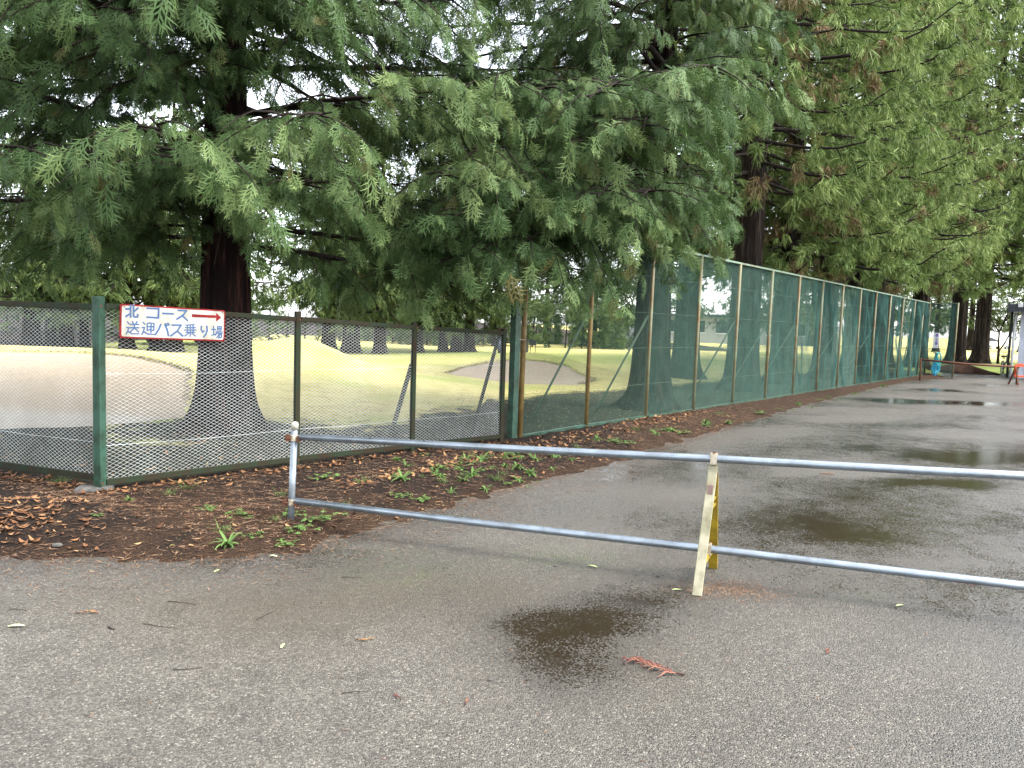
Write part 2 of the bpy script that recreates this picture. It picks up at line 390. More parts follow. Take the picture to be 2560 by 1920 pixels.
def height(X, Y):
    X = np.asarray(X, float); Y = np.asarray(Y, float)
    se = poly_sdf(X, Y, ROAD)
    z = np.clip(se * 0.16, -0.06, 0.055) + 0.010 * wob(X, Y, 9) * np.clip(1 - se / 3, 0.15, 1) * (se > -0.6)
    z = z + np.where((se > -0.3) & (se < 3), 0.007 * wob(X, Y, 28, 14, 9), 0)
    z = z + 0.10 * g2(X, Y, -3.55, 5.35, 0.75, 0.4, 0.1) + 0.07 * g2(X, Y, -4.9, 5.4, 0.9, 0.5) + 0.04 * g2(X, Y, -0.6, 7.4, 0.9, 0.4, 0.9)
    xr = np.minimum(X + 8.2, 0)                                   # long ridge of the near bunker, running off to the left
    z = z + 0.74 * np.exp(-(np.maximum(X + 8.2, 0) / 3.6) ** 2) * np.exp(-np.where(Y < 15.2, (Y - 15.2) / 3.1, (Y - 15.2) / 3.2) ** 2)
    z = z + 0.82 * g2(X, Y, -5.5, 19.3, 1.5, 2.2) + 0.16 * g2(X, Y, -3.8, 19.2, 1.8, 2.0)
    z = z + 0.62 * g2(X, Y, 0.55, 23.3, 2.1, 1.6) 
    z = z + np.where(Y > 14, 0.05 * wob(X, Y, 0.35, 8, 3) * np.clip((Y - 14) / 10, 0, 1), 0) * (se > 3)
    z = z + 0.45 * g2(X, Y, 18.9, 31.6, 1.0, 1.0) * 0
    return z
def hz(x, y): return float(height(np.array([x]), np.array([y]))[0])
def hit(px, py, tmax=120):
    d = ray(px, py); t = np.linspace(2, tmax, 2400); P = CAMP + d[None] * t[:, None]
    below = P[:, 2] < height(P[:, 0], P[:, 1])
    i = int(np.argmax(below)) if below.any() else len(t) - 1
    return P[i]
def axis(segs):
    out = []
    for a, b, st in segs: out.extend(np.arange(a, b, st))
    return np.array(out + [segs[-1][1]])
def grid_obj(name, xs, ys, zfun, mat, attrs=None, keep=None):
    X, Y = np.meshgrid(xs, ys); Zv = zfun(X, Y); V = np.stack([X, Y, Zv], -1).reshape(-1, 3)
    nx, ny = len(xs), len(ys); i = np.arange(nx * ny).reshape(ny, nx)
    F = np.stack([i[:-1, :-1], i[:-1, 1:], i[1:, 1:], i[1:, :-1]], -1).reshape(-1, 4)
    if keep is not None: F = F[keep(X, Y)[:-1, :-1].reshape(-1)]
    at_ = {k: f(X, Y).ravel() for k, f in (attrs or {}).items()}
    me = np_mesh(name, V, F, at_, True); o = mesh_obj(name, me, mat); return o
far = [(90, 160, 14), (160, 400, 60), (400, 3000, 650)]
xs = axis([(-3000, -400, 650), (-400, -60, 85), (-60, -20, 4), (-20, -6, 0.35), (-6, 2.6, 0.06), (2.6, 20, 0.2), (20, 60, 1.5), (60, 90, 8)] + far)
ys = axis([(-3000, -300, 900), (-300, -20, 70), (-20, 3.2, 4), (3.2, 4.2, 0.25), (4.2, 9.6, 0.06), (9.6, 34, 0.2), (34, 90, 1.6)] + far)
def a_soil(X, Y):
    sf = poly_sdf(X, Y, FENCE_AREA)                                # negative on the course side
    lf = np.clip((sf + np.where(X < -0.5, 2.6, 3.6) + .35 * wob(X, Y, 1.3, 8, 5)) / 1.5 + .2, 0, 1)
    tr = g2(X, Y, -3.65, 9.7, 1.9, 1.4)
    far_road = (Y > 31) & (X > 17.5)
    return np.where(far_road, 0.12, np.maximum(lf, tr))
def a_red(X, Y):
    se = poly_sdf(X, Y, ROAD)
    return np.clip(0.42 + 0.35 * g2(X, Y, -2.2, 5.6, 1.6, 0.8) + np.where(X > 1.5, 0.32, 0) - 0.4 * g2(X, Y, -3.3, 5.3, 0.7, 0.5) + 0.25 * np.exp(-np.abs(se) / 0.15), 0, 1)
def a_under(X, Y): return np.clip(-poly_sdf(X, Y, FENCE_AREA) / 0.4, 0, 0.85)
def a_lush(X, Y):
    return np.clip(0.9 * g2(X, Y, -4, 36, 40, 7) + np.where((Y > 29.5) & (X > 16) & (Y < 60), 0.6, 0), 0, 1) * np.where((Y > 26), 1, 0)
ground = grid_obj('ground', xs, ys, height, M['ground'], {'soil': a_soil, 'red': a_red, 'under': a_under, 'lush': a_lush}); ground['kind'] = 'structure'

# the asphalt: one sheet at z = 0; soil spills over its edge
def blob(px, py, rx, ry):
    """puddle given by its middle and half-size as seen in the photograph, laid out on the ground"""
    c = gnd(px, py); e = gnd(px + rx, py); b = gnd(px, py - ry); a = gnd(px, py + ry)
    return c[0], c[1], max(0.03, np.hypot(*(e - c)[:2])), max(0.03, np.hypot(*(b - a)[:2]) / 2), math.atan2(*(e - c)[1::-1])
PUD = [(blob(1400, 1650, 150, 75), 0.62), (blob(1500, 1560, 150, 38), 0.62), (blob(1330, 1560, 170, 45), 0.38), (blob(1620, 1505, 150, 34), 0.42),
       (blob(2440, 1143, 150, 9), 0.75), (blob(2330, 1205, 170, 9), 0.42), (blob(2180, 1120, 120, 9), 0.42), (blob(2430, 1218, 60, 7), 0.45),
       (blob(2160, 1342, 120, 14), 0.34), (blob(1950, 1300, 180, 40), 0.22), (blob(2250, 1003, 80, 5), 0.8), (blob(2440, 1008, 70, 4), 0.7), (blob(2350, 975, 50, 2.5), 0.6), (blob(2230, 1065, 160, 8), 0.25),
       (blob(900, 1400, 330, 40), 0.18), (blob(1900, 1800, 160, 30), 0.05)]
def a_wet(X, Y):
    w = 0.26 + 0.22 * np.clip((X + 0.2) / 2.6, 0, 1) + 0.0 * Y
    w = w + 0.30 * np.clip((Y - 3.1) / 1.6, 0, 1) - 0.12 * np.clip((Y - 9) / 6, 0, 1) + 0.13 * wob(X, Y, 1.5, 10, 7) + 0.05 * wob(X, Y, 4.5, 12, 2)
    for (cx, cy, sx, sy, ro), k in PUD: w = w + k * g2(X, Y, cx, cy, sx, sy, ro)
    se = poly_sdf(X, Y, ROAD); return np.clip(w + 0.14 * np.exp(se / 0.35) * (se < 0), 0, 1.15)
def a_brown(X, Y):
    w = 0
    for px, py, rx, ry, k in [(1450, 1600, 240, 120, 1.0), (1900, 1440, 500, 90, 0.5), (700, 1530, 330, 90, 0.75), (2150, 1330, 200, 60, 0.6), (950, 1440, 300, 70, .6), (300, 1500, 350, 50, .4), (1200, 1480, 250, 60, .5)]:
        w = w + k * g2(X, Y, *blob(px, py, rx, ry))
    se = poly_sdf(X, Y, ROAD); return np.clip(w + 0.75 * np.exp(se / 0.25), 0, 1)
def a_moss(X, Y):
    w = 0
    for px, py, rx, ry, k in [(1420, 1395, 130, 26, 1.0), (1000, 1430, 170, 40, 0.7), (2150, 1490, 90, 12, 0.8), (2500, 1480, 90, 14, 0.9), (900, 1380, 120, 20, 0.5)]:
        w = w + k * g2(X, Y, *blob(px, py, rx, ry))
    return np.clip(w, 0, 1)
rx = axis([(-19, -6, 1.0), (-6, 6, 0.10), (6, 18, 0.3), (18, 60, 2.5)]); ry = axis([(-25, 1.5, 3), (1.5, 10, 0.10), (10, 36, 0.3)])
road = grid_obj('asphalt_road', rx, ry, lambda X, Y: np.zeros_like(X), M['asphalt'], {'wet': a_wet, 'brown': a_brown, 'moss': a_moss},
                keep=lambda X, Y: poly_sdf(X, Y, ROAD) < 0.9); road['kind'] = 'structure'

BUNK = []
def bunker(name, pxs, st, floor):
    pts = [hit(*p)[:2] for p in pxs]; P = np.array(pts); BUNK.append(P); lo, hi = P.min(0) - 0.3, P.max(0) + 0.3
    xs_ = np.arange(lo[0], hi[0], st); ys_ = np.arange(lo[1], hi[1], st)
    def zf(X, Y): return height(X, Y) + np.clip(-poly_sdf(X, Y, P) * 0.2 + 0.01 * wob(X, Y, 6), -0.03, 0.025)
    o = grid_obj(name, xs_, ys_, zf, M['sand'], {'floor': floor}, keep=lambda X, Y: poly_sdf(X, Y, P) < 0.3); o['kind'] = 'structure'
bunker('sand_bunker', [(-420, 880), (0, 882), (239, 886), (330, 894), (420, 912), (473, 930), (474, 1010), (455, 1046), (240, 1066), (0, 1074), (-420, 1080)], 0.11,
       lambda X, Y: np.clip((10.75 - Y) / 0.5 + 0.15 * wob(X, Y, 2), 0, 1))
bunker('sand_bunker', [(1110, 935), (1150, 922), (1210, 910), (1331, 903), (1420, 917), (1490, 950), (1450, 963), (1331, 961), (1240, 952), (1170, 943)], 0.09,
       lambda X, Y: 0.15 + 0 * X)

# ------------------------------------------------------------------ foliage templates (unit length along +x, normal +z)
def frond_template(rng, pairs=8, lobes=1):
    V, F, T = [], [], []
    def z_of(x, y): return -0.38 * x * x - 0.55 * y * y
    def tri(a, b, c, t):
        o = len(V)
        for p in (a, b, c): V.append((p[0], p[1], z_of(*p[:2])))
        F.append((o, o + 1, o + 2)); T.extend(t)
    w = 0.022
    tri((0, -w), (0.55, -w * .7), (0, w), (0, .1, 0)); tri((0, w), (0.55, -w * .7), (0.55, w * .7), (0, .1, .1))
    tri((0.55, -w), (1.0, 0), (0.55, w), (.2, 1, .2))
    for i in range(pairs):
        x = 0.10 + 0.82 * i / pairs
        L = 0.46 * (math.sin(math.pi * min(1, (x + 0.22) / 1.18)) ** 0.8) + 0.06
        for s in (-1, 1):
            a = math.radians(rng.uniform(34, 52)); x0 = x + rng.uniform(-.02, .02) + (0.04 if s > 0 else 0); l = L * rng.uniform(.8, 1.15)
            dx, dy = math.cos(a), math.sin(a) * s; nx, ny = -dy, dx; ww = 0.042
            e = (x0 + dx * l, dy * l)
            tri((x0 - nx * ww * .6, -ny * ww * .6), e, (x0 + nx * ww * .6, ny * ww * .6), (0.05, 0.8, 0.05))
            for k in range(lobes):
                f_ = (k + 1.0) / (lobes + 0.7)
                for sd in (-1, 1):
                    ff = f_ * 0.62 + (0.08 if sd > 0 else 0)
                    m = (x0 + dx * l * ff, dy * l * ff); aa = math.radians(38) * sd; ca, sa = math.cos(aa), math.sin(aa)
                    ex, ey = dx * ca - dy * sa, dx * sa + dy * ca; ll = l * (1 - ff) * 0.85 + .03
                    tri((m[0] - dx * ww, m[1] - dy * ww), (m[0] + ex * ll, m[1] + ey * ll), (m[0] + dx * ww * 1.1, m[1] + dy * ww * 1.1), (0.15, 0.9, 0.15))
    return np.array(V), np.array(F), np.array(T)
def tuft_template(rng, n=12, segs=2, w=0.035, spread=0.9):
    """hanging rope-like shoots of a Japanese cedar"""
    V, F, T = [], [], []
    for i in range(n):
        az = rng.uniform(-spread, spread); el = rng.uniform(-0.7, 0.55); L = rng.uniform(0.55, 1.0); x0 = rng.uniform(0, 0.45)
        d = np.array([math.cos(el) * math.cos(az), math.cos(el) * math.sin(az), math.sin(el)])
        p = np.array([x0, 0, 0.0]); side = unit(np.cross(d, rng.normal(0, 1, 3))); rows = []
        for k in range(segs + 1):
            t = k / segs; c = p + d * L * 0.62 * t + np.array([0.10 * t * t, 0, -0.30 * t * t * L])
            ww = w * (1 - 0.75 * t) * (0.8 if k == 0 else 1)
            rows.append((c - side * ww, c + side * ww, t))
        o = len(V)
        for a, b, t in rows: V += [a, b]; T += [t * .9, t * .9]
        for k in range(segs): F += [(o + 2 * k, o + 2 * k + 1, o + 2 * k + 3), (o + 2 * k, o + 2 * k + 3, o + 2 * k + 2)]
    return np.array(V), np.array(F), np.array(T)
def scatter(templates, pos, dirs, nrm, scale, tint, dead=None, wscale=None, rng=RNG):
    """copies of templates as one vertex and face array"""
    N = len(pos); which = rng.integers(0, len(templates), N); Vs, Fs, Ts, Ds = [], [], [], []; off = 0
    for k, (tv, tf, tt) in enumerate(templates):
        m = which == k
        if not m.any(): continue
        x = dirs[m]; x = x / (np.linalg.norm(x, axis=1, keepdims=True) + 1e-9)
        y = np.cross(nrm[m], x); y /= np.linalg.norm(y, axis=1, keepdims=True) + 1e-9; z = np.cross(x, y)
        s = scale[m][:, None, None]
        v = pos[m][:, None, :] + s * (tv[None, :, 0:1] * x[:, None, :] + tv[None, :, 1:2] * y[:, None, :] + tv[None, :, 2:3] * z[:, None, :])
        n = len(x); nv = len(tv)
        Vs.append(v.reshape(-1, 3)); Fs.append((tf[None] + (np.arange(n) * nv)[:, None, None]).reshape(-1, 3) + off)
        Ts.append((tint[m][:, None] + tt[None] * 0.32).reshape(-1))
        Ds.append(np.repeat(dead[m] if dead is not None else np.zeros(n), nv)); off += n * nv
    return np.concatenate(Vs), np.concatenate(Fs), np.clip(np.concatenate(Ts), 0, 1), np.concatenate(Ds)

HIN = [frond_template(np.random.default_rng(i), 5, 1) for i in range(4)]
HIN_LO = [frond_template(np.random.default_rng(i + 9), 5, 0) for i in range(3)]
HIN_FLAT = [(v * np.array([1, 1, .15]), f, t) for v, f, t in HIN]
SUG = [tuft_template(np.random.default_rng(i), 15, 2, 0.034) for i in range(5)]
SUG_LO = [tuft_template(np.random.default_rng(i + 5), 8, 1, 0.06) for i in range(4)]

def trunk_mesh(rng, H, r0, flare, mat, name, parent, nring=44, nside=60, lean=(0, 0), amp=0.075):
    zs = np.concatenate([np.linspace(-0.15, 1.2, 14), np.linspace(1.2, H, nring - 14)[1:]]); V = []
    ph = rng.uniform(0, 6.28, 8)
    for z in zs:
        r = r0 * max(0.03, 1 - z / H) ** 0.75 + flare * math.exp(-max(z, 0) / 0.32)
        for k in range(nside):
            a = 2 * math.pi * k / nside
            rr = r * (1 + amp * (math.sin(7 * a + ph[0] + .15 * z) * .6 + math.sin(11 * a + ph[1] - .2 * z) * .5 + math.sin(17 * a + ph[2] + .1 * z) * .4))
            rr += flare * 0.95 * math.exp(-max(z, 0) / 0.20) * (max(0, math.sin(5 * a + ph[3])) ** 2 * .8 + max(0, math.sin(3 * a + ph[4])) ** 3) + (0.012 * (-1) ** k if k % 3 else 0)
            V.append((rr * math.cos(a) + lean[0] * z, rr * math.sin(a) + lean[1] * z, z))
    n = len(zs); i = np.arange(n * nside).reshape(n, nside); j = np.roll(i, -1, 1)
    F = np.stack([i[:-1], j[:-1], j[1:], i[1:]], -1).reshape(-1, 4)
    V = np.array(V); me = np_mesh(name, V, F, None, True); o = mesh_obj(name, me, mat); o.parent = parent; return o

class Grow:
    def __init__(s, rng): s.rng = rng; s.wood = MB(); s.pos = []; s.dir = []; s.nrm = []; s.sc = []; s.ti = []; s.de = []; s.zlim = -9
    def leaf(s, p, d, n, sc, ti, de=0): s.pos.append(p); s.dir.append(d); s.nrm.append(n); s.sc.append(sc); s.ti.append(ti); s.de.append(de)
    def path(s, p, az, L, elev, droop, up, n=8, wander=0.12):
        t = np.linspace(0, 1, n); a = az + np.cumsum(s.rng.normal(0, wander / 2, n)) * (t > 0)
        step = np.gradient(t) * L; x = np.cumsum(np.cos(a) * step) - math.cos(a[0]) * step[0]; y = np.cumsum(np.sin(a) * step) - math.sin(a[0]) * step[0]
        z = L * (t * math.tan(elev) - droop * t * t + up * t ** 4)
        return np.stack([p[0] + x, p[1] + y, p[2] + z], 1)
    def hinoki_branch(s, z, az, L, elev, droop, up, r0, trunk_r, fine=1.0, bare=0.0, fs=1.0):
        rng = s.rng; p0 = np.array([math.cos(az) * trunk_r * .6, math.sin(az) * trunk_r * .6, z])
        P = s.path(p0, az, L, elev, droop, up, 9)
        s.wood.tube(P, np.linspace(r0, 0.007, 9), 5, False)
        bt = rng.uniform(-0.08, 0.26); ns = max(3, int(L / (0.20 / fine)))
        for i in range(ns):
            f = 0.16 + 0.84 * (i + rng.uniform(-.3, .3)) / ns; f = min(max(f, 0.1), 0.995)
            k = f * 8; a = int(k); q = P[a] + (P[min(a + 1, 8)] - P[a]) * (k - a); tg = unit(P[min(a + 1, 8)] - P[max(a - 1, 0)])
            if q[2] < s.zlim + .15: continue
            side = 1 if i % 2 else -1; sa = math.atan2(tg[1], tg[0]) + side * math.radians(rng.uniform(28, 65))
            Ls = min(1.25, 0.30 + 0.42 * L * (1 - f) ** 0.7 * (0.5 + f)) * rng.uniform(.7, 1.15)
            S = s.path(q, sa, Ls, rng.uniform(-0.15, 0.30), rng.uniform(0.30, 0.85), 0.02, 5, 0.35)
            s.wood.tube(S, np.linspace(0.012 + .004 * Ls, 0.003, 5), 3, False)
            if rng.random() < bare * (1 - f) * 1.6: continue
            nf = max(2, int(Ls / (0.050 / fine)))
            for j in range(nf + 1):
                g = 0.12 + 0.88 * j / nf; kk = g * 4; b = min(int(kk), 3); qq = S[b] + (S[b + 1] - S[b]) * (kk - b); t2 = unit(S[b + 1] - S[b])
                if qq[2] < s.zlim: continue
                sd = np.cross(t2, Z); sd = unit(sd) * (1 if j % 2 else -1) * (0 if j == nf else rng.uniform(.35, .9))
                d = unit(t2 * .8 + sd + np.array([0, 0, -rng.uniform(.1, 1.35)]) + rng.normal(0, .22, 3))
                n = Z + rng.normal(0, .6, 3); n = n - d * (n @ d)
                sc = fs * rng.uniform(0.13, 0.29) * (1.0 if j < nf else 1.1)
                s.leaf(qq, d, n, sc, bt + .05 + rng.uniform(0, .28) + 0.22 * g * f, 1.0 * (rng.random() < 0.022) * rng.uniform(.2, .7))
    def sugi_branch(s, z, az, L, elev, droop, up, r0, trunk_r, fine=1.0, fs=1.0, n=7):
        rng = s.rng; p0 = np.array([math.cos(az) * trunk_r * .6, math.sin(az) * trunk_r * .6, z])
        P = s.path(p0, az, L, elev, droop, up, n, 0.2)
        s.wood.tube(P, np.linspace(r0, 0.012, n), 5, False)
        bt = rng.uniform(-0.02, 0.22); ns = max(3, int(L / (0.50 / fine))); bd = rng.random() < 0.06
        for i in range(ns + 1):
            f = 0.14 + 0.86 * i / ns; k = f * (n - 1); a = min(int(k), n - 2); q = P[a] + (P[a + 1] - P[a]) * (k - a); tg = unit(P[a + 1] - P[a])
            sa = math.atan2(tg[1], tg[0]) + (1 if i % 2 else -1) * math.radians(rng.uniform(15, 75))
            Ls = min(1.5, 0.35 + 0.38 * L * (1 - f)) * rng.uniform(.6, 1.2)
            S = s.path(q, sa, Ls, rng.uniform(-0.5, 0.15), rng.uniform(0.0, 0.35), rng.uniform(0.1, 0.35), 4, 0.3)
            if S[:, 2].min() < s.zlim: continue
            s.wood.tube(S, np.linspace(0.014, 0.004, 4), 3, False)
            nf = max(4, int(Ls / (0.064 / fine)))
            dd = rng.random() < 0.03 or (bd and f < .6)
            for j in range(nf + 1):
                g = 0.35 + 0.65 * (j / nf) ** .8; kk = g * 3; b = min(int(kk), 2); qq = S[b] + (S[b + 1] - S[b]) * (kk - b); t2 = unit(S[b + 1] - S[b])
                qq = qq + rng.normal(0, .09, 3) * fs; d = unit(t2 * .7 + rng.normal(0, .5, 3) + np.array([0, 0, -rng.uniform(.0, 1.1)])); nn = Z + rng.normal(0, .4, 3)
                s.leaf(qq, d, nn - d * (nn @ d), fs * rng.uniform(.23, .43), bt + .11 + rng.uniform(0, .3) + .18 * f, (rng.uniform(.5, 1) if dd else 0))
    def finish(s, root, templates, leafmat, twigmat):
        b = s.wood.build('branches', twigmat, None, True); b.parent = root
        V, F, T, D = scatter(templates, np.array(s.pos), np.array(s.dir), np.array(s.nrm), np.array(s.sc), np.array(s.ti), np.array(s.de, float), rng=s.rng)
        c = mesh_obj('crown', np_mesh('crown', V, F, {'tint': T, 'dead': D}), leafmat); c.parent = root
        return c, len(F)
GA = 2.399963

# ---- the big cypress behind the sign
def cypress_near():
    rng = np.random.default_rng(21); base = np.array([-3.66, 9.75, 0.03])
    root = empty('cypress_tree', base, 'big dark cypress with flared trunk standing behind the arrow sign', 'tree')
    trunk_mesh(rng, 11.5, 0.325, 0.18, M['bark_hinoki'], 'trunk', root)
    g = Grow(rng); g.zlim = 1.85
    for i in range(70):
        az = i * GA + rng.normal(0, .25); z = 2.35 + 5.0 * (i / 70) ** 0.95 + 0.35 * max(0, -math.sin(az))
        L = (3.1 + 1.4 * math.sin(min(1, (z - 1.6) / 2.4) * 1.57)) * rng.uniform(.62, 1.08) * (1 - .25 * max(0, (z - 5) / 2.5))
        back = math.sin(az) > 0.5
        g.hinoki_branch(z, az, L, rng.uniform(-.08, .24), rng.uniform(.10, .26), rng.uniform(0, .10), 0.018 + .007 * L, .3, 0.42 if back else 1.0, 0.2, 1.0)
    for i in range(20):                      # short leafy shoots on the road side of the trunk
        az = math.radians(rng.uniform(205, 335)); z = rng.uniform(2.5, 6.2)
        g.hinoki_branch(z, az, rng.uniform(.8, 2.3), rng.uniform(-.1, .3), rng.uniform(.2, .45), 0, .02, .3, 1.1, 0.0, 0.9)
    for i in range(24):
        z = 7.0 + 4.2 * i / 24; L = max(.5, 3.6 * (1 - (z - 6.2) / 5.4)) * rng.uniform(.7, 1.05)
        g.hinoki_branch(z, i * GA, L, rng.uniform(0, .3), .25, .05, .04, .2, 0.36, 0.2, 2.0)
    return g.finish(root, HIN, M['hinoki'], M['twig'])
# ---- the second cypress, hanging over the tall fence
def cypress_over_fence():
    rng = np.random.default_rng(5); base = np.array([2.55, 14.2, 0.03])
    root = empty('cypress_tree', base, 'large cypress draping pale green sprays over the start of the tall net fence', 'tree')
    trunk_mesh(rng, 12.5, 0.34, 0.20, M['bark_hinoki'], 'trunk', root)
    g = Grow(rng); g.zlim = 1.6
    for i in range(92):
        z = 3.2 + 5.6 * (i / 92); az = i * GA + rng.normal(0, .25); c = math.cos(az - math.radians(232))
        L = (3.9 + 1.9 * max(0, c)) * rng.uniform(.72, 1.08)
        if math.cos(az) > -0.1: L *= 1 - 0.70 * min(1, 2.6 * (math.cos(az) + .1))
        if math.cos(az - math.radians(300)) > .72: z += 1.0
        back = math.sin(az) > 0.45
        g.hinoki_branch(z, az, L, rng.uniform(-.08, .25), rng.uniform(.14, .34), rng.uniform(0, .08), 0.02 + .007 * L, .3, 0.30 if back else 0.76, 0.2, 1.12)
    for i in range(20):
        g.hinoki_branch(rng.uniform(3.6, 8.2), math.radians(rng.uniform(200, 330)), rng.uniform(1.0, 2.8), rng.uniform(-.1, .3), rng.uniform(.2, .45), 0, .02, .3, 1.0, 0.0, 1.0)
    for az, z, L, dr in ((235, 3.3, 6.3, .33), (240, 3.6, 6.2, .36), (236, 4.0, 6.3, .38), (243, 3.5, 5.8, .32), (236, 4.4, 6.4, .41), (250, 3.6, 5.2, .24), (219, 4.6, 5.2, .20), (244, 4.4, 5.9, .36), (238, 3.2, 6.0, .28), (238, 4.9, 6.5, .42), (229, 5.0, 6.0, .30), (242, 3.9, 5.6, .30), (234, 3.7, 5.4, .30), (246, 5.2, 5.6, .34)):
        g.hinoki_branch(z, math.radians(az), L, .10, dr, .03, .08, .3, 1.0, .12, 1.05)
    for i in range(22):
        z = 8.6 + 3.6 * i / 22; L = max(.5, 3.8 * (1 - (z - 7.8) / 4.9)) * rng.uniform(.7, 1.05)
        g.hinoki_branch(z, i * GA, L, rng.uniform(0, .3), .25, .05, .04, .2, 0.36, 0.2, 2.0)
    return g.finish(root, HIN, M['hinoki'], M['twig'])
NT_H = [cypress_near()[1], cypress_over_fence()[1]]

# ---- Japanese cedars along the tall fence
def cedar(seed, nprim, H, r0, zmin=2.6):
    rng = np.random.default_rng(seed); root = empty('cedar_tree', (0, 0, 0))
    trunk_mesh(rng, H, r0, 0.17, M['bark_sugi'], 'trunk', root, 40, 30)
    g = Grow(rng); g.zlim = 3.0
    for i in range(nprim):
        u = i / nprim; z = zmin + (H - zmin - 1) * u ** 1.25; u = (z - zmin) / (H - zmin); az = i * GA + rng.normal(0, .3)
        L = (4.1 * (1 - u) ** 0.45 + .3) * rng.uniform(.5, 1.1)
        g.sugi_branch(z, az, L, rng.uniform(-.35, .05), rng.uniform(.0, .2), rng.uniform(.12, .34), .03 + .008 * L, r0 * .8, 0.95 if z < 12 else .55, 1.0 if z < 12 else 1.6)
    c, n = g.finish(root, SUG, M['sugi'], M['twig']); return root, n
CED_A, nA = cedar(31, 90, 17.5, 0.40, 4.9); CED_B, nB = cedar(47, 90, 16.5, 0.38, 3.7)
CED = [  # x, y, source, turn, scale, label
    (5.75, 19.3, 0, 20, 1.0, 'cedar with broad ridged trunk behind the fourth tall fence bay'),
    (7.95, 22.6, 1, 130, 1.0, 'cedar whose trunk stands behind the sixth tall fence bay'),
    (5.3, 23.6, 1, 250, 1.05, 'cedar set back on the lawn behind the second net bay'),
    (10.35, 25.6, 0, 200, .92, 'cedar with slimmer trunk behind the eighth tall fence bay'),
    (12.6, 28.6, 1, 60, .98, 'cedar behind the dense far half of the teal net'),
    (15.0, 32.0, 0, 300, 1.12, 'cedar behind the leaning last posts of the net fence'),
    (18.0, 37.5, 1, 170, 1.2, 'cedar beyond the needle heap by the blue hose'),
    (25.6, 44.5, 0, 90, 1.38, 'thick cedar rising beside the dark bar across the road'),
    (28.8, 47.5, 1, 10, 1.45, 'leaning dark cedar next to the bare forked sapling'),
    (33.5, 48.0, 0, 230, 1.45, 'tall cedar standing behind the grey shed'),
    (37.5, 50.0, 1, 90, 1.5, 'farthest tall cedar past the shed roof'),
    (29.8, 43.0, 0, 140, 1.4, 'tall cedar overhanging the grey shed from behind'),
    (20.4, 38.9, 0, 15, 1.25, 'cedar with high crown between needle heap and shed'),
    (22.0, 42.0, 1, 330, 1.35, 'cedar filling the gap above the far bar gate'),
]
first = [True, True]
for x, y, src, turn, sc, lab in CED:
    r = (CED_A, CED_B)[src]
    o = r if first[src] else copy_tree(r)
    first[src] = False
    o.location = (x, y, hz(x, y) - 0.02); o.rotation_euler.z = math.radians(turn); o.scale = (min(sc, 1.12), min(sc, 1.12), sc)
    tag(o, lab, 'tree', 'cedars along the tall fence')

# ---- trees across the course
def far_conifer(seed, n, H, r0, zmin, rad):
    rng = np.random.default_rng(seed); root = empty('conifer_tree', (0, 0, 0))
    trunk_mesh(rng, H, r0, 0.12, M['bark_sugi'], 'trunk', root, 26, 16)
    g = Grow(rng)
    for i in range(n):
        u = i / n; z = zmin + (H - zmin - .6) * u; L = (rad * (1 - u) ** .75 + .3) * rng.uniform(.65, 1.1)
        g.sugi_branch(z, i * GA + rng.normal(0, .3), L, rng.uniform(-.25, .15), rng.uniform(.05, .2), rng.uniform(.05, .2), .05, r0, .8, 1.15, 5)
    c, nf = g.finish(root, SUG_LO, M['far_leaf'], M['twig']); return root
FAR_A = far_conifer(3, 54, 9.6, .27, 1.9, 3.2); FAR_B = far_conifer(4, 50, 8.8, .24, 2.1, 2.9)
ff = [True, True]
def place_far(x, y, k, sc, lab, group):
    r = (FAR_A, FAR_B)[k]; o = r if ff[k] else copy_tree(r); ff[k] = False
    o.location = (x, y, hz(x, y) - .03); o.rotation_euler.z = RNG.uniform(0, 6.28); o.scale = (sc, sc, sc * RNG.uniform(.95, 1.15)); tag(o, lab, 'tree', group)
CROW = ['widest conifer trunk above the near bunker ridge', 'slim conifer between the widest trunk and the pale post', 'conifer close beside the pale concrete post', 'thinnest conifer between the pale post and the green corner post',
        'dark conifer trunk in front of the pink car', 'conifer just past the pink car under the arrow sign', 'stout conifer seen between the sign and the big cypress trunk', 'stout flared conifer at the foot of the grassy mound slope',
        'thicker of two conifer trunks growing almost together past the mound', 'thinner of two conifer trunks growing almost together past the mound', 'conifer with spreading root flare next to the paired trunks', 'conifer seen behind the low fence strut',
        'slim conifer on the lush strip between strut and tall fence', 'brownish conifer between two slimmer ones on the lush strip', 'conifer half hidden by drooping cypress sprays at the fence corner']
for i, (px, py, w) in enumerate([(72, 872, 1.1), (120, 872, .8), (158, 874, .9), (203, 874, .7), (310, 880, .9), (386, 880, .9), (430, 882, 1.05), (818, 884, 1.1), (868, 886, .95), (884, 886, .9), (947, 887, .95), (1045, 884, .85), (1106, 882, .8), (1140, 883, 1.0), (1172, 882, .95)]):
    p = gnd(px, py); place_far(p[0], p[1] + 0.2, i % 2, w, CROW[i], 'conifer row across the turf')
for i, (x, y, s_) in enumerate([(-34, 44, 1.2), (-28, 47, 1.1), (-22, 50, 1.3), (-16.5, 46, 1.1), (-11, 52, 1.25), (-6, 56, 1.2), (2.5, 60, .85), (-1, 50, .9), (6.5, 62, .8), (13, 66, 1.1), (20, 66, 1.0), (26, 72, 1.2), (-40, 50, 1.2), (34, 88, 1.3), (42, 92, 1.5), (50, 95, 1.4), (58, 98, 1.5), (66, 100, 1.4), (46, 84, 1.0), (62, 90, 1.1), (74, 104, 1.5)]):
    place_far(x, y, (i + 1) % 2, s_ * 1.15, 'tall evergreen in the hazy wood behind the hedge', 'wood behind the course')

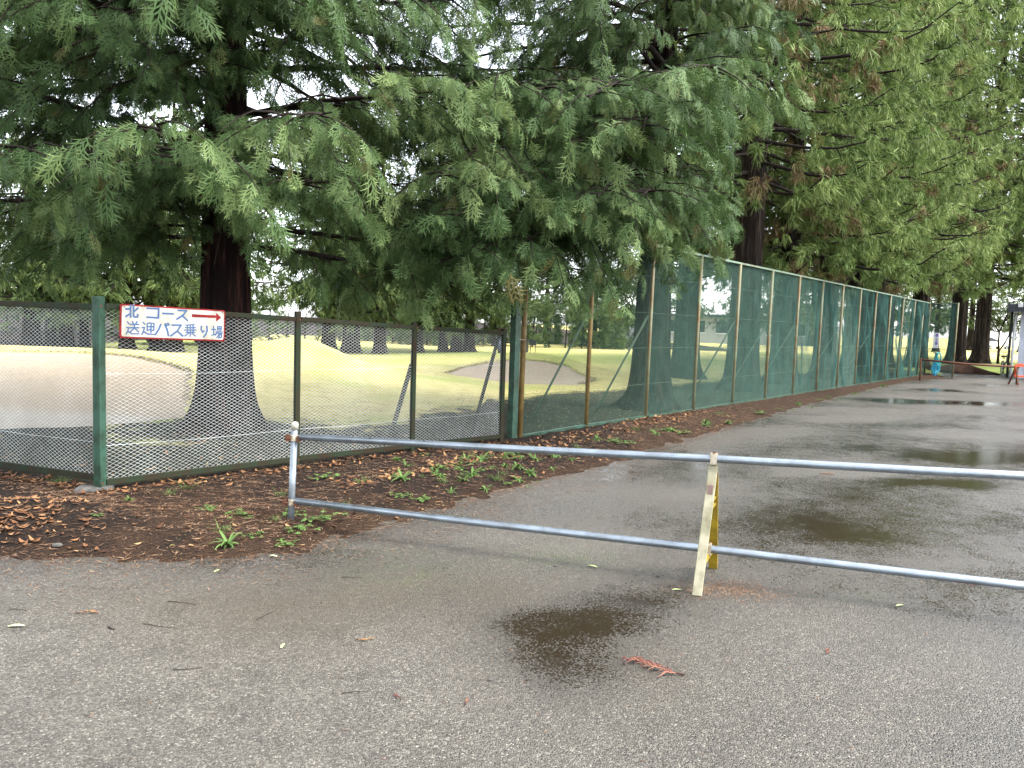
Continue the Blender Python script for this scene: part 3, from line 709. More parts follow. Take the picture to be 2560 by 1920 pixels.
# ---- hedge masses
def leafy_mass(name, c, size, n, sc, label, mat, lump=0.25, seed=1, rz=0.0):
    rng = np.random.default_rng(seed); root = empty(name, (c[0], c[1], hz(c[0], c[1])), label, 'hedge' if 'hedge' in name else 'shrub')
    d = rng.normal(0, 1, (n, 3)); d /= np.linalg.norm(d, axis=1, keepdims=True); d[:, 2] = np.abs(d[:, 2])
    p4 = (np.abs(d) ** 4).sum(1) ** .25; q = d / p4[:, None] * rng.uniform(.80, 1.02, n)[:, None]
    q *= 1 + lump * (np.sin(q[:, 0:1] * size[0] * 1.3) * np.sin(q[:, 0:1] * size[0] * .7 + 2) * .5)
    pos = q * np.array(size) * np.array([.5, .5, 1]); ca, sa = math.cos(rz), math.sin(rz)
    pos = np.stack([pos[:, 0] * ca - pos[:, 1] * sa, pos[:, 0] * sa + pos[:, 1] * ca, pos[:, 2]], 1)
    dirs = d + rng.normal(0, .6, (n, 3)); nrm = rng.normal(0, 1, (n, 3))
    V, F, T, D = scatter(SUG_LO, pos, dirs, nrm, np.full(n, sc) * rng.uniform(.7, 1.2, n), rng.uniform(0, .5, n), rng=rng)
    o = mesh_obj('foliage', np_mesh('foliage', V, F, {'tint': T, 'dead': D}), mat); o.parent = root
    st = MB()
    for i in range(max(3, int(size[0] / 1.2))):
        x = (i / max(1, int(size[0] / 1.2) - 1) - .5) * size[0] * .85
        st.tube([(x * ca, x * sa, -.1), (x * ca + .1, x * sa, size[2] * .7)], [.06, .03], 5)
    so = st.build('stems', M['twig']); so.parent = root; so['kind'] = 'stuff'
    return root
leafy_mass('hedge', (-24, 46), (44, 3, 2.5), 2600, .7, 'long mixed green hedge closing the turf behind the conifer row', M['hedge_leaf'], .3, 2, .12)
leafy_mass('hedge', (-1.5, 52), (17, 3, 3.0), 1800, .7, 'grey green hedge behind the trunks beyond the mounds', M['hedge_leaf'], .3, 3)
leafy_mass('clipped_hedge', (0.9 * 60 / 58, 60), (5.4, 3, 2.9), 1500, .45, 'rounded clipped hedge beyond the small course board', M['hedge_leaf'], .1, 4)
leafy_mass('bushy_tree', (7.0, 56), (5.0, 4, 5.2), 1900, .65, 'low bushy dark pine seen through the bare wire bay', M['far_leaf'], .3, 5)

# ------------------------------------------------------------------ low wire fence
def diamond_panel(name, mat, parent, o2, a2, W, zb, zt, cw, ch, r, bow=0.0):
    """two families of slanting wires; zb, zt give bottom and top at both ends"""
    P, Q = [], []; Hh = (zt[0] - zb[0] + zt[1] - zb[1]) / 2
    off = np.array([a2[1], -a2[0]])
    for fam in (1, -1):
        slope = fam * ch / cw; n0 = int(-(W * ch / cw) / ch) - 2; n1 = int(Hh / ch) + int(W / cw) + 3
        for k in range(n0 - 1, n1):
            c = k * ch + RNG.normal(0, ch * .03)
            u0, u1 = sorted([(0 - c) / slope, (Hh - c) / slope]); u0 = max(0, u0); u1 = min(W, u1)
            if u1 - u0 < .01: continue
            ns = 2 if bow else 1; us = np.linspace(u0, u1, ns + 1)
            pts = []
            for u in us:
                v = c + slope * u; f = u / W; z = zb[0] + (zb[1] - zb[0]) * f + v / Hh * ((zt[0] - zb[0]) + ((zt[1] - zb[1]) - (zt[0] - zb[0])) * f)
                xy = o2 + a2 * u + off * (fam * r * .9 + bow * math.sin(math.pi * f) * math.sin(math.pi * v / Hh)); pts.append((xy[0], xy[1], z))
            for i in range(ns): P.append(pts[i]); Q.append(pts[i + 1])
    V, F = prisms(P, Q, r, 3); ob = mesh_obj(name, np_mesh(name, V, F), mat)
    ob.parent = parent; ob.matrix_parent_inverse = Matrix.Translation(-parent.location); ob['kind'] = 'stuff'; return ob
def p3(xy, z): return np.array([xy[0], xy[1], z])
lf = empty('wire_fence', p3(FC, 0.03), 'low rusty green wire mesh fence carrying the white arrow sign', 'fence')
RT = (1.585, 1.42)       # top rail height at the corner and at the tall fence
posts = [(0, .078, 1.66), (1.83, .055, 1.60), (3.31, .055, 1.53), (4.76, .06, 1.48)]
LR = np.linalg.norm(FE - FC); FR = unit(FE - FC)
def rail_z(u): return RT[0] + (RT[1] - RT[0]) * u / LR
for u, w, h in posts:
    xy = FC + FR * u; m = MB()
    sd = p3(unit(FR + 0.45 * FL if u == 0 else FR), 0)
    m.beam(p3(xy, hz(*xy) - .25), p3(xy, h), w, w * .8, side=sd)
    if u == 0:
        m.beam(p3(xy + np.array([.02, -.045]), hz(*xy) - .2), p3(xy + np.array([.02, -.045]), h - .004), .012, .03, side=sd)
    m.build('post', M['green_paint'] if u == 0 else M['rust_green'], lf, bevel=.004)
for uL in (1.95, 3.9):
    xy = FC + FL * uL; MB().beam(p3(xy, -.2), p3(xy, 1.6), .055, .045, side=p3(FL, 0)).build('post', M['rust_green'], lf)
us = [p[0] for p in posts]
for i in range(3):
    a, b = us[i] + (.045 if i == 0 else .03), us[i + 1] - .03
    za, zb_ = rail_z(a), rail_z(b); A, B = FC + FR * a, FC + FR * b
    MB().beam(p3(A, za), p3(B, zb_), .045, .045).build('top_rail', M['rust_green'], lf, bevel=.003)
    ba, bb = max(hz(*A), 0.03) + .065, max(hz(*B), .03) + .065
    MB().beam(p3(A, ba), p3(B, bb), .045, .05).build('bottom_rail', M['rust_green'], lf, bevel=.003)
    diamond_panel('wire_mesh', M['wire'], lf, A, FR, b - a, (ba + .02, bb + .02), (za - .02, zb_ - .02), .056, .032, .00135, .02)
    for zz in (.42, 1.02):
        MB().tube([p3(A, zz), p3((A + B) / 2, zz - .012), p3(B, zz)], .0016, 4).build('tension_wire', M['wire'], lf)
for i, (a, b) in enumerate(((.045, 1.92), (1.98, 3.87))):
    A, B = FC + FL * a, FC + FL * b
    MB().beam(p3(A, 1.575), p3(B, 1.575 + .005), .05, .05).build('top_rail', M['rust_green'], lf, bevel=.003)
    MB().beam(p3(A, hz(*A) + .10), p3(B, .13), .045, .05).build('bottom_rail', M['rust_green'], lf, bevel=.003)
    diamond_panel('wire_mesh', M['wire'], lf, A, FL, b - a, (.17, .15), (1.55, 1.555), .056, .032, .00135, -.02)
    for zz in (.45, 1.1):
        MB().tube([p3(A, zz), p3((A + B) / 2, zz - .012), p3(B, zz)], .0016, 4).build('tension_wire', M['wire'], lf)
for u in (3.31, 4.70):       # raking struts on the course side
    xy = FC + FR * u; nrm = np.array([-FR[1], FR[0]]); b = xy + nrm * .62 + FR * .12
    MB().beam(p3(xy + nrm * .03, 1.05 if u < 4 else 1.38), p3(b, hz(*b) - .05), .045, .03).build('strut', M['rust_green'], lf)
for u in (0, 1.83, 3.31):
    for zz in (rail_z(u) - .005, .12):
        xy = FC + FR * (u + .0) + np.array([.045, -.05]) * (1.1 if u == 0 else .75)
        MB().tube([p3(xy, zz), p3(xy + np.array([.006, -.007]), zz)], .009, 6).build('bolt', M['rust'], lf)
ft = MB().box(p3(FC + np.array([-.04, -.02]), hz(*FC) + .002), (.27, .2, .06), .25); fo = ft.build('post_footing', M['concrete'], lf, bevel=.02)

# ------------------------------------------------------------------ sign
nf2 = np.array([FR[1], -FR[0]])                     # towards the road
SO = p3(FC + nf2 * .045, 0); SN = p3(nf2, 0); SU = p3(FR, 0)
def on_sign_plane(px, py):
    d = ray(px, py); t = ((SO - CAMP) @ SN) / (d @ SN); q = CAMP + d * t; return np.array([(q - SO) @ SU, q[2]])
def zp(x, y): return on_sign_plane(240 + x * .18083, 720 + y * .18083)
c4 = [zp(*p) for p in ((320, 215), (1770, 310), (1765, 735), (315, 690))]
s_u = unit((c4[1] - c4[0]) + (c4[2] - c4[3])); s_v = np.array([-s_u[1], s_u[0]])
sc0 = sum(c4) / 4; SW = (np.linalg.norm(c4[1] - c4[0]) + np.linalg.norm(c4[2] - c4[3])) / 2; SH = (abs((c4[0] - c4[3]) @ s_v) + abs((c4[1] - c4[2]) @ s_v)) / 2
def s3(uv, d=0.0): return SO + SU * uv[0] + Z * uv[1] + SN * d
def sl(a, b): return sc0 + s_u * a + s_v * b
def rrect(w, h, r, n=5):
    out = []
    for cx, cy, a0 in ((w / 2 - r, h / 2 - r, 0), (-w / 2 + r, h / 2 - r, 90), (-w / 2 + r, -h / 2 + r, 180), (w / 2 - r, -h / 2 + r, 270)):
        for k in range(n): a = math.radians(a0 + 90 * k / (n - 1)); out.append((cx + r * math.cos(a), cy + r * math.sin(a)))
    return out
def plate(poly, d0, d1, name, mat, parent):
    n = len(poly); V = [s3(sl(*p), d0) for p in poly] + [s3(sl(*p), d1) for p in poly]
    F = [tuple(range(n)), tuple(range(2 * n - 1, n - 1, -1))] + [((i + 1) % n, i, n + i, n + (i + 1) % n) for i in range(n)]
    return MB().add(V, F).build(name, mat, parent)
sg = empty('direction_sign', s3(sc0), 'white board with red edge, blue Japanese lettering and red arrow', 'sign')
plate(rrect(SW, SH, .02), .0, .022, 'board', M['sign_red'], sg)
plate(rrect(SW - .026, SH - .026, .016), .0215, .0245, 'face', M['sign_white'], sg)
def loc(x, y):
    q = zp(x, y) - sc0; return np.array([q @ s_u, q @ s_v])
def stroke_part(strokes, w, name, mat, d=.0262):
    V, F = [], []
    for st in strokes:
        L = [loc(*p) for p in st]
        for i in range(len(L) - 1):
            a, b = L[i], L[i + 1]; t = unit(b - a); n = np.array([-t[1], t[0]]); a2, b2 = a - t * w * .42, b + t * w * .42; o = len(V); d += .00006
            for q in (a2 - n * w / 2, b2 - n * w / 2, b2 + n * w / 2, a2 + n * w / 2): V.append(s3(sl(*q), d))
            F.append((o, o + 1, o + 2, o + 3))
    return MB().add(V, F).build(name, mat, sg)
GL = [
    [[(400, 290), (462, 288)], [(462, 240), (462, 400)], [(398, 390), (460, 352)], [(502, 240), (502, 385), (518, 400), (556, 398), (562, 368)], [(562, 278), (508, 325)]],
    [[(690, 280), (850, 286), (845, 412)], [(690, 402), (845, 412)]],
    [[(908, 350), (1050, 356)]],
    [[(1118, 308), (1232, 313), (1190, 372), (1102, 430)], [(1172, 378), (1246, 448)]],
    [[(418, 466), (442, 494)], [(408, 545), (438, 545), (424, 590), (403, 632)], [(430, 600), (480, 630), (576, 632)], [(487, 464), (500, 488)], [(552, 462), (536, 490)], [(462, 502), (574, 502)], [(452, 548), (578, 548)], [(515, 502), (512, 552), (458, 604)], [(517, 552), (572, 604)]],
    [[(635, 472), (658, 498)], [(622, 545), (655, 545), (640, 592), (618, 640)], [(650, 606), (700, 634), (792, 640)], [(730, 478), (692, 492), (692, 586), (732, 570)], [(745, 486), (785, 487), (782, 582), (764, 586)], [(745, 486), (743, 612)], [(692, 532), (728, 532)], [(745, 532), (782, 532)]],
    [[(878, 504), (852, 568), (803, 642)], [(936, 504), (965, 570), (985, 656)], [(946, 494), (962, 520)], [(976, 488), (991, 510)]],
    [[(1036, 512), (1158, 514), (1106, 592), (1020, 658)], [(1104, 592), (1182, 662)]],
    [[(1340, 504), (1225, 513)], [(1216, 546), (1354, 547)], [(1206, 580), (1365, 581)], [(1226, 611), (1348, 612)], [(1285, 508), (1285, 664)], [(1247, 522), (1247, 610)], [(1325, 522), (1325, 610)], [(1275, 614), (1212, 660)], [(1296, 614), (1360, 664)]],
    [[(1440, 528), (1436, 572), (1456, 608), (1474, 592)], [(1514, 528), (1518, 590), (1500, 640), (1470, 674)]],
    [[(1580, 572), (1636, 572)], [(1608, 528), (1608, 642)], [(1582, 652), (1640, 632)], [(1662, 532), (1714, 534), (1712, 580), (1662, 578), (1662, 532)], [(1662, 556), (1712, 557)], [(1642, 603), (1728, 606)], [(1666, 604), (1632, 650)], [(1668, 626), (1722, 627), (1714, 680), (1692, 688)], [(1686, 630), (1652, 684)], [(1706, 632), (1674, 688)]],
]
for i, g_ in enumerate(GL):
    w = .0155 if len(g_) < 6 else .0112
    stroke_part(g_, w, 'character', M['sign_blue'])
ar = [loc(*p) for p in ((1308, 360), (1641, 377), (1643, 342), (1712, 408), (1642, 464), (1641, 412), (1308, 402))]
MB().add([s3(sl(*p), .0265) for p in ar], [(0, 5, 1), (0, 6, 5), (2, 4, 3)]).build('arrow', M['sign_red'], sg)
for a, b in ((-SW / 2 + .03, SH / 2 - .02), (SW / 2 - .03, SH / 2 - .02)):
    MB().tube([s3(sl(a, b), .024), s3(sl(a, b), .029)], .005, 6).build('screw', M['rust'], sg)

# ------------------------------------------------------------------ tall net fence
TOPZ = 2.92
tf = empty('net_fence', p3(TS, 0.03), 'tall pole fence hung with teal netting along the road', 'fence')
def tpos(s_): return TS + TD * s_
MB().beam(p3(tpos(-.06), -.2), p3(tpos(-.06), 1.93), .11, .09, side=p3(TD, 0)).build('corner_post', M['green_paint'], tf, bevel=.005)
PPOS = [tpos(.10)] + [tpos(1.70 + 1.82 * i) for i in range(13)] + [tpos(25.15), tpos(26.5), tpos(26.5) + np.array([.78, -.62])]
lean = [0] * 11 + [.10, .18, .24, .22, .12, .0]
tops = []
for i, xy in enumerate(PPOS):
    l = lean[i]; top = p3(xy + TD * l * .9 + np.array([.02, 0]), TOPZ); tops.append(top)
    MB().tube([p3(xy, hz(*xy) - .3), top], .033 if i else .038, 10).build('pole', M['pole_rust'] if i in (0, 1) else M['pole'], tf, True)
    if i in (1, 2, 4, 5, 6, 8, 10):
        b = xy + TN * .95 - TD * .15; MB().tube([p3(xy + TN * .03, 1.75), p3(b, hz(*b) - .1)], .018, 6).build('strut', M['rail_green'], tf, True)
for i in range(len(PPOS) - 1):
    A, B = PPOS[i], PPOS[i + 1]; W = np.linalg.norm(B - A); D2 = (B - A) / W; N2 = np.array([-D2[1], D2[0]])
    MB().beam(tops[i] + Z * -.015, tops[i + 1] + Z * -.015, .045, .035).build('top_rail', M['pole_rust'] if i == 0 else M['rail_green'], tf)
    MB().beam(p3(A, hz(*A) + .008), p3(B, hz(*B) + .008), .05, .05).build('bottom_rail', M['green_paint'], tf)
    for zz in (.62, 1.22, 1.8, 2.4):
        off = N2 * .012
        MB().tube([p3(A + off, zz), p3((A + B) / 2 + off, zz - RNG.uniform(0, .02)), p3(B + off, zz)], .0022, 4).build('tension_wire', M['rail_green'], tf)
    if i < 9: diamond_panel('wire_mesh', M['wire_green'], tf, A, D2, W, (.08, .08), (TOPZ - .04,) * 2, .046, .026, .0013)
    if i >= 2:                                        # netting, slack and folded towards the far end
        n_u, n_v = int(W / .021), int(2.8 / .021); amp = .012 + .010 * max(0, i - 4); ls, le = (tops[i][:2] - A), (tops[i + 1][:2] - B)
        uu = np.linspace(0, W, n_u); vv = np.linspace(.03, TOPZ - .03, n_v); ph = RNG.uniform(0, 6, 4)
        def net(u, v):
            q = amp * (np.sin(3.1 * u + ph[0] + 1.5 * v) + .6 * np.sin(7 * u + ph[1] - 2.2 * v) + .5 * np.sin(11 * u + 3 * v + ph[2])) * np.abs(np.sin(math.pi * np.clip(u / W, 0, 1))) ** .5
            sag = -.02 * np.sin(math.pi * u / W) ** 2 * (v / TOPZ); f = u / W
            lx = (ls[0] * (1 - f) + le[0] * f) * v / TOPZ; ly = (ls[1] * (1 - f) + le[1] * f) * v / TOPZ
            return np.stack([A[0] + D2[0] * u + N2[0] * (q + .03) + lx, A[1] + D2[1] * u + N2[1] * (q + .03) + ly, v + sag], -1)
        U, Vv = np.meshgrid(uu, np.linspace(.03, TOPZ - .03, 8), indexing='ij'); G = net(U, Vv)
        P = [G[:, :-1].reshape(-1, 3)]; Q = [G[:, 1:].reshape(-1, 3)]
        U, Vv = np.meshgrid(np.linspace(0, W, 9), vv, indexing='ij'); G = net(U, Vv)
        P.append(G[:-1].reshape(-1, 3)); Q.append(G[1:].reshape(-1, 3))
        V, F = prisms(np.concatenate(P), np.concatenate(Q), .0013 if i < 4 else .0017 + .00020 * (i - 4), 3)
        ob = mesh_obj('netting', np_mesh('netting', V, F), M['net'], tf); ob['kind'] = 'stuff'
MB().tube([p3(tpos(-.11), 1.36), p3(tpos(-.05) + nf2 * .06, 1.345), p3(tpos(.1) + nf2 * .05, 1.34), p3(tpos(.14), 1.36)], .004, 5).build('tie_wire', M['zinc'], tf)

# ------------------------------------------------------------------ pipe barrier and its yellow stand
PB = gnd(727, 1317); PB[2] = hz(PB[0], PB[1]); PT = at(737, 1062, PB[1])
pb = empty('pipe_barrier', PB, 'galvanised pipe barrier of two rails clamped to a capped post', 'barrier')
ax = unit(PT - PB)
MB().tube([PB - ax * .3, PT], .0243, 20).build('post', M['galv'], pb, True)
MB().tube([PT - ax * .035, PT + ax * .006, PT + ax * .018, PT + ax * .024], [.0275, .0275, .022, .008], 20).build('post_cap', M['plastic_white'], pb, True)
bf, bb = gnd(1742, 1490), gnd(1783, 1420)
rails = []
def rail_line(pa, pm):
    """rail through the post clamp and over the stand, prolonged to the right"""
    A = at(*pa, PB[1] - .02); mid = (bf + bb) / 2
    B = at(*pm, mid[1]); return A, B
for (pa, pm, nm) in (((752, 1092), (1785, 1147), 'upper'), ((742, 1253), (1770, 1372), 'lower')):
    A, B = rail_line(pa, pm); d = unit(B - A); E_ = B + d * 3.4; rails.append((A, B, d))
    MB().tube([A - d * .005, (A + B) / 2 + Z * -.004, B, B + d * 1.2 - Z * .004, E_], .0243, 20).build('rail', M['galv'], pb, True)
    C0 = PB + ax * ((A[2] - PB[2]) / ax[2]); C0[2] = A[2] - .012
    cl = MB(); cl.tube([C0 - ax * .022, C0 + ax * .022], .0305, 16)
    cl.build('clamp', M['zinc'], pb, bevel=.003)
    b2 = MB(); b2.box(C0 + np.array([-.042, -.012, 0]), (.026, .05, .046)); b2.box(C0 + np.array([.040, -.012, -.002]), (.026, .05, .044)); b2.tube([C0 + np.array([-.06, -.03, .0]), C0 + np.array([-.02, -.034, .0])], .008, 6)
    b2.build('clamp_bolt', M['rust'], pb)
st = empty('barricade_stand', (bf + bb) / 2, 'yellow faded A-frame barricade stand clamped under the pipe rails', 'barricade')
apex = rails[0][1] - Z * .030; wdt = .056
side = unit(np.array([rails[0][2][0], rails[0][2][1], 0])); ln = unit(np.array([-side[1], side[0], 0]))
arc = []
fl, bl_ = bf - apex, bb - apex
for t in np.linspace(0, 1, 6): arc.append(apex + (bf - apex) * (1 - t) * 1.0 + (apex - apex) * t)
front = [bf + (apex - bf) * t for t in np.linspace(0, .93, 5)]; back = [apex + (bb - apex) * t for t in np.linspace(.07, 1, 5)]
def strip(pts, thick, w, name, mat):
    V, F = [], []; m = len(pts)
    for i in range(m):
        t = unit(pts[min(i + 1, m - 1)] - pts[max(i - 1, 0)]); n = unit(np.cross(t, side))
        for sx, sn in ((-1, -1), (1, -1), (1, 1), (-1, 1)): V.append(pts[i] + side * sx * w / 2 + n * sn * thick / 2)
    for i in range(m - 1):
        o = i * 4; F += [(o + k, o + (k + 1) % 4, o + 4 + (k + 1) % 4, o + 4 + k) for k in range(4)]
    F += [(3, 2, 1, 0), tuple((m - 1) * 4 + k for k in range(4))]
    return MB().add(V, F).build(name, mat, st, bevel=.004)
f_end, b_end = front[-1], back[0]
archp = [f_end + (b_end - f_end) * t + Z * (.040 * math.sin(math.pi * t)) for t in np.linspace(0, 1, 7)]
strip(front, .022, wdt, 'front_leg', M['yellow_faded']); strip(back, .022, wdt, 'rear_leg', M['yellow']); strip(archp, .018, wdt - .002, 'top_bend', M['yellow_faded'])
for t in (.30, .36, .78):
    a, b = apex + (bf - apex) * t, apex + (bb - apex) * t
    MB().beam(a - side * .004, b - side * .004, wdt * .8, .014, side=side).build('cross_bar', M['yellow'], st)
for sgn, px_, t in ((1, bb, .2), (-1, bf, .2)):
    q = apex + (px_ - apex) * t + ln * .018 * sgn
    MB().box(q, (.03, .012, .06), math.atan2(side[1], side[0])).build('reflector', M['white'] if sgn > 0 else M['reflector'], st)
for k, (A, B, d) in enumerate(rails):
    c = B.copy(); m = MB(); rz = math.atan2(d[1], d[0])
    m.box(c + Z * .028, (.042, .058, .008), rz); m.box(c - Z * .026, (.042, .058, .012), rz)
    m.box(c - ln * .028, (.040, .006, .05), rz); m.box(c + ln * .028, (.040, .006, .05), rz); m.build('rail_clip', M['zinc'], st)
    MB().tube([c + Z * .03, c + Z * .045], .008, 6).build('clip_bolt', M['rust'], st)
MB().beam(rails[1][1] - ln * .03 - Z * .03, apex + (bf - apex) * .80, .02, .01).build('clip_arm', M['yellow'], st)

# ------------------------------------------------------------------ weeds on the verge
def leaf_strip(m, T, p, az, L, w, rise, curl, tint, segs=4):
    o = len(m.v); d = np.array([math.cos(az), math.sin(az), 0]); s_ = np.array([-d[1], d[0], 0])
    for k in range(segs + 1):
        t = k / segs; c = p + d * L * t * (1 - .25 * curl * t) + Z * (L * (rise * t - curl * t * t)); ww = w * math.sin(math.pi * min(.97, .12 + .83 * t)) ** .7
        m.v += [tuple(c - s_ * ww + Z * ww * .3), tuple(c + s_ * ww + Z * ww * .3)]; T += [tint, tint + .15]
    for k in range(segs): m.f.append((o + 2 * k, o + 2 * k + 1, o + 2 * k + 3, o + 2 * k + 2))
def weed_mesh(seed, kind):
    rng = np.random.default_rng(seed); m = MB(); T = []
    if kind == 'rosette':
        for i in range(26):
            leaf_strip(m, T, np.array([0, 0, .005]), i * GA + rng.normal(0, .3), rng.uniform(.04, .15), rng.uniform(.006, .013), rng.uniform(.2, 1.2), rng.uniform(.3, .9), rng.uniform(.1, .7))
    elif kind == 'grass':
        for i in range(46):
            leaf_strip(m, T, np.array([*rng.normal(0, .03, 2), 0]), rng.uniform(0, 6.28), rng.uniform(.05, .12), .0016, rng.uniform(.6, 1.6), rng.uniform(.3, 1.2), rng.uniform(.1, .7), 3)
    else:
        for j in range(13):
            q = np.array([*rng.normal(0, .075, 2), rng.uniform(.01, .05)])
            leaf_strip(m, T, np.array([0, 0, .004]), math.atan2(q[1], q[0]), math.hypot(q[0], q[1]) * 1.02, .0022, q[2] / (math.hypot(q[0], q[1]) + 1e-6), 0, .3, 2)
            for i in range(4): leaf_strip(m, T, q, rng.uniform(0, 6.28), rng.uniform(.025, .05), rng.uniform(.010, .016), rng.uniform(0, .5), .3, rng.uniform(.1, .8), 2)
    me = bpy.data.meshes.new('leaves'); me.from_pydata(m.v, [], m.f); a = me.attributes.new('tint', 'FLOAT', 'POINT'); a.data.foreach_set('value', np.clip(T, 0, 1)); me.materials.append(M['weed']); return me
WM = {k: [weed_mesh(i + 10 * j, k) for i in range(3)] for j, k in enumerate(('rosette', 'grass', 'clover'))}
LAB = {'rosette': 'low leafy green weed rosette growing in the soil verge', 'grass': 'small tuft of thin grass blades on the soil verge', 'clover': 'small round leaved green weed creeping on the soil verge'}
NAM = {'rosette': 'weed_rosette', 'grass': 'grass_tuft', 'clover': 'creeping_weed'}
W_LIST = [('rosette', 1006, 1201, 1.3), ('clover', 1051, 1253, 1.0), ('rosette', 1148, 1174, 1.3), ('rosette', 1203, 1152, 1.4), ('rosette', 1181, 1188, 1.1), ('rosette', 1293, 1170, 1.2), ('rosette', 1322, 1185, 1), ('rosette', 1214, 1224, .8),
          ('rosette', 1384, 1141, 1.3), ('clover', 1297, 1138, 1.2), ('rosette', 1090, 1170, .9), ('clover', 812, 1195, 1.1), ('clover', 1007, 1242, .7), ('rosette', 1427, 1150, .8), ('rosette', 1492, 1101, 1.2), ('rosette', 569, 1363, 1.15), ('grass', 555, 1328, 1.2), ('clover', 752, 1325, 1),
          ('clover', 791, 1301, 1.2), ('clover', 714, 1363, .8), ('rosette', 323, 1252, .75), ('clover', 241, 1291, .4), ('rosette', 1764, 1065, 1.3), ('rosette', 1821, 1059, 1.1), ('rosette', 1995, 1011, 1.2), ('rosette', 2025, 1024, 1.2), ('rosette', 2138, 990, 1.6), ('grass', 2180, 985, 2.0), ('rosette', 2207, 968, 1.8),
          ('rosette', 1639, 1087, 1.2), ('clover', 1560, 1110, 1.3), ('grass', 700, 1240, 1.0), ('grass', 470, 1222, 1.1), ('grass', 905, 1208, 1.2), ('grass', 150, 1205, 1.3), ('grass', 1110, 1205, 1.1), ('grass', 860, 1265, 1.0), ('grass', 1240, 1200, 1.2), ('clover', 600, 1290, .9), ('clover', 730, 1285, .8), ('grass', 690, 1300, .8), ('grass', 420, 1235, .9), ('clover', 640, 1340, .6),
          ('clover', 520, 1275, .8), ('grass', 2090, 1005, 1.5), ('clover', 1700, 1085, 1.4), ('clover', 1900, 1035, 1.5), ('rosette', 1260, 1145, 1.1), ('rosette', 1165, 1150, 1.0), ('rosette', 1340, 1150, .9), ('grass', 1450, 1125, 1.3), ('grass', 1590, 1075, 1.3)]
_rw = np.random.default_rng(77)
for _ in range(34):
    W_LIST.append((('rosette', 'clover', 'grass', 'rosette')[_rw.integers(0, 4)], 1190 + _rw.normal(0, 110), 1172 + _rw.normal(0, 22), _rw.uniform(.5, .95)))
for _ in range(16):
    t_ = _rw.uniform(0, 1); W_LIST.append((('rosette', 'grass', 'clover')[_rw.integers(0, 3)], 1480 + 700 * t_ + _rw.normal(0, 15), 1110 - 128 * t_ + _rw.normal(0, 8 - 4 * t_), _rw.uniform(.7, 1.3)))
for i, (k, px, py, s_) in enumerate(W_LIST):
    p = hit(px, py, 40); o = bpy.data.objects.new(NAM[k], WM[k][i % 3]); COL.objects.link(o); o.location = (p[0], p[1], hz(p[0], p[1]) - .004)
    o.rotation_euler.z = i * 1.7; o.scale = (s_ * .85, s_ * .85, s_ * .7); tag(o, LAB[k], 'weed', k + ' weeds on the verge')

# ------------------------------------------------------------------ litter
def litter(name, n, sampler, L, W, mat, label, curl=.3, segs=2, tmin=0, tmax=1, seed=3, cat='litter', lift=.004):
    rng = np.random.default_rng(seed); P = sampler(rng, n); n = len(P); z = height(P[:, 0], P[:, 1]); z = np.maximum(z, 0) + lift
    az = rng.uniform(0, 6.28, n); l = rng.uniform(*L, n); w = rng.uniform(*W, n); c = rng.uniform(-curl, curl, n); tilt = rng.normal(0, .25, n) * (curl > .2); tn = rng.uniform(tmin, tmax, n); bend = rng.normal(0, .35, n)
    V, T = [], []
    for k in range(segs + 1):
        t = k / segs - .5; a2 = az + bend * t; ww = w * (1 - (2 * abs(t)) ** 1.6 * .9)
        cx = P[:, 0] + np.cos(a2) * l * t; cy = P[:, 1] + np.sin(a2) * l * t; cz = z + np.abs(c) * l * (t * t * 2) + np.maximum(tilt * l * t, 0)
        for s_ in (-1, 1): V.append(np.stack([cx - np.sin(a2) * ww * s_, cy + np.cos(a2) * ww * s_, cz + ww * .25 * (s_ > 0)], 1)); T.append(tn)
    V = np.stack(V, 1).reshape(-1, 3); T = np.stack(T, 1).ravel(); b = (np.arange(n) * 2 * (segs + 1))[:, None]
    F = np.concatenate([b + np.array([[2 * k, 2 * k + 1, 2 * k + 3, 2 * k + 2]]) for k in range(segs)], 0)
    o = mesh_obj(name, np_mesh(name, V, F, {'tint': T}), mat); tag(o, label, cat, None, 'stuff'); return o
def near(pts_px, sp):
    C = np.array([gnd(*p)[:2] for p in pts_px])
    def f(rng, n):
        i = rng.integers(0, len(C), n); return C[i] + rng.normal(0, 1, (n, 2)) * np.array(sp)
    return f
def verge(u0, u1, d0, d1):
    """along the asphalt edge; d is the distance into the soil"""
    P = np.array(ROAD[2:15]); seg = np.linalg.norm(np.diff(P, axis=0), axis=1); cs = np.concatenate([[0], np.cumsum(seg)])
    def f(rng, n):
        s_ = rng.uniform(u0, u1, n) * cs[-1]; k = np.clip(np.searchsorted(cs, s_) - 1, 0, len(seg) - 1); t = (s_ - cs[k]) / seg[k]
        q = P[k] + (P[k + 1] - P[k]) * t[:, None]; d = (P[k + 1] - P[k]) / seg[k][:, None]; nn = np.stack([-d[:, 1], d[:, 0]], 1)
        return q + nn * rng.uniform(d0, d1, n)[:, None] + rng.normal(0, .05, (n, 2))
    return f
litter('needle_litter', 14000, verge(0, .42, -.12, 1.25), (.03, .11), (.0012, .0036), M['needle'], 'red brown conifer needles strewn over the soil verge', .15, 2, seed=4)
litter('needle_litter', 5000, verge(.30, 1, -.10, 1.2), (.05, .13), (.0015, .004), M['needle'], 'rusty needle litter along the foot of the net fence', .15, 2, .3, 1, seed=5)
litter('needle_litter', 4200, verge(0, .35, -.6, .05), (.02, .07), (.0009, .0022), M['needle'], 'loose brown needles washed onto the asphalt edge', .1, 2, seed=6)
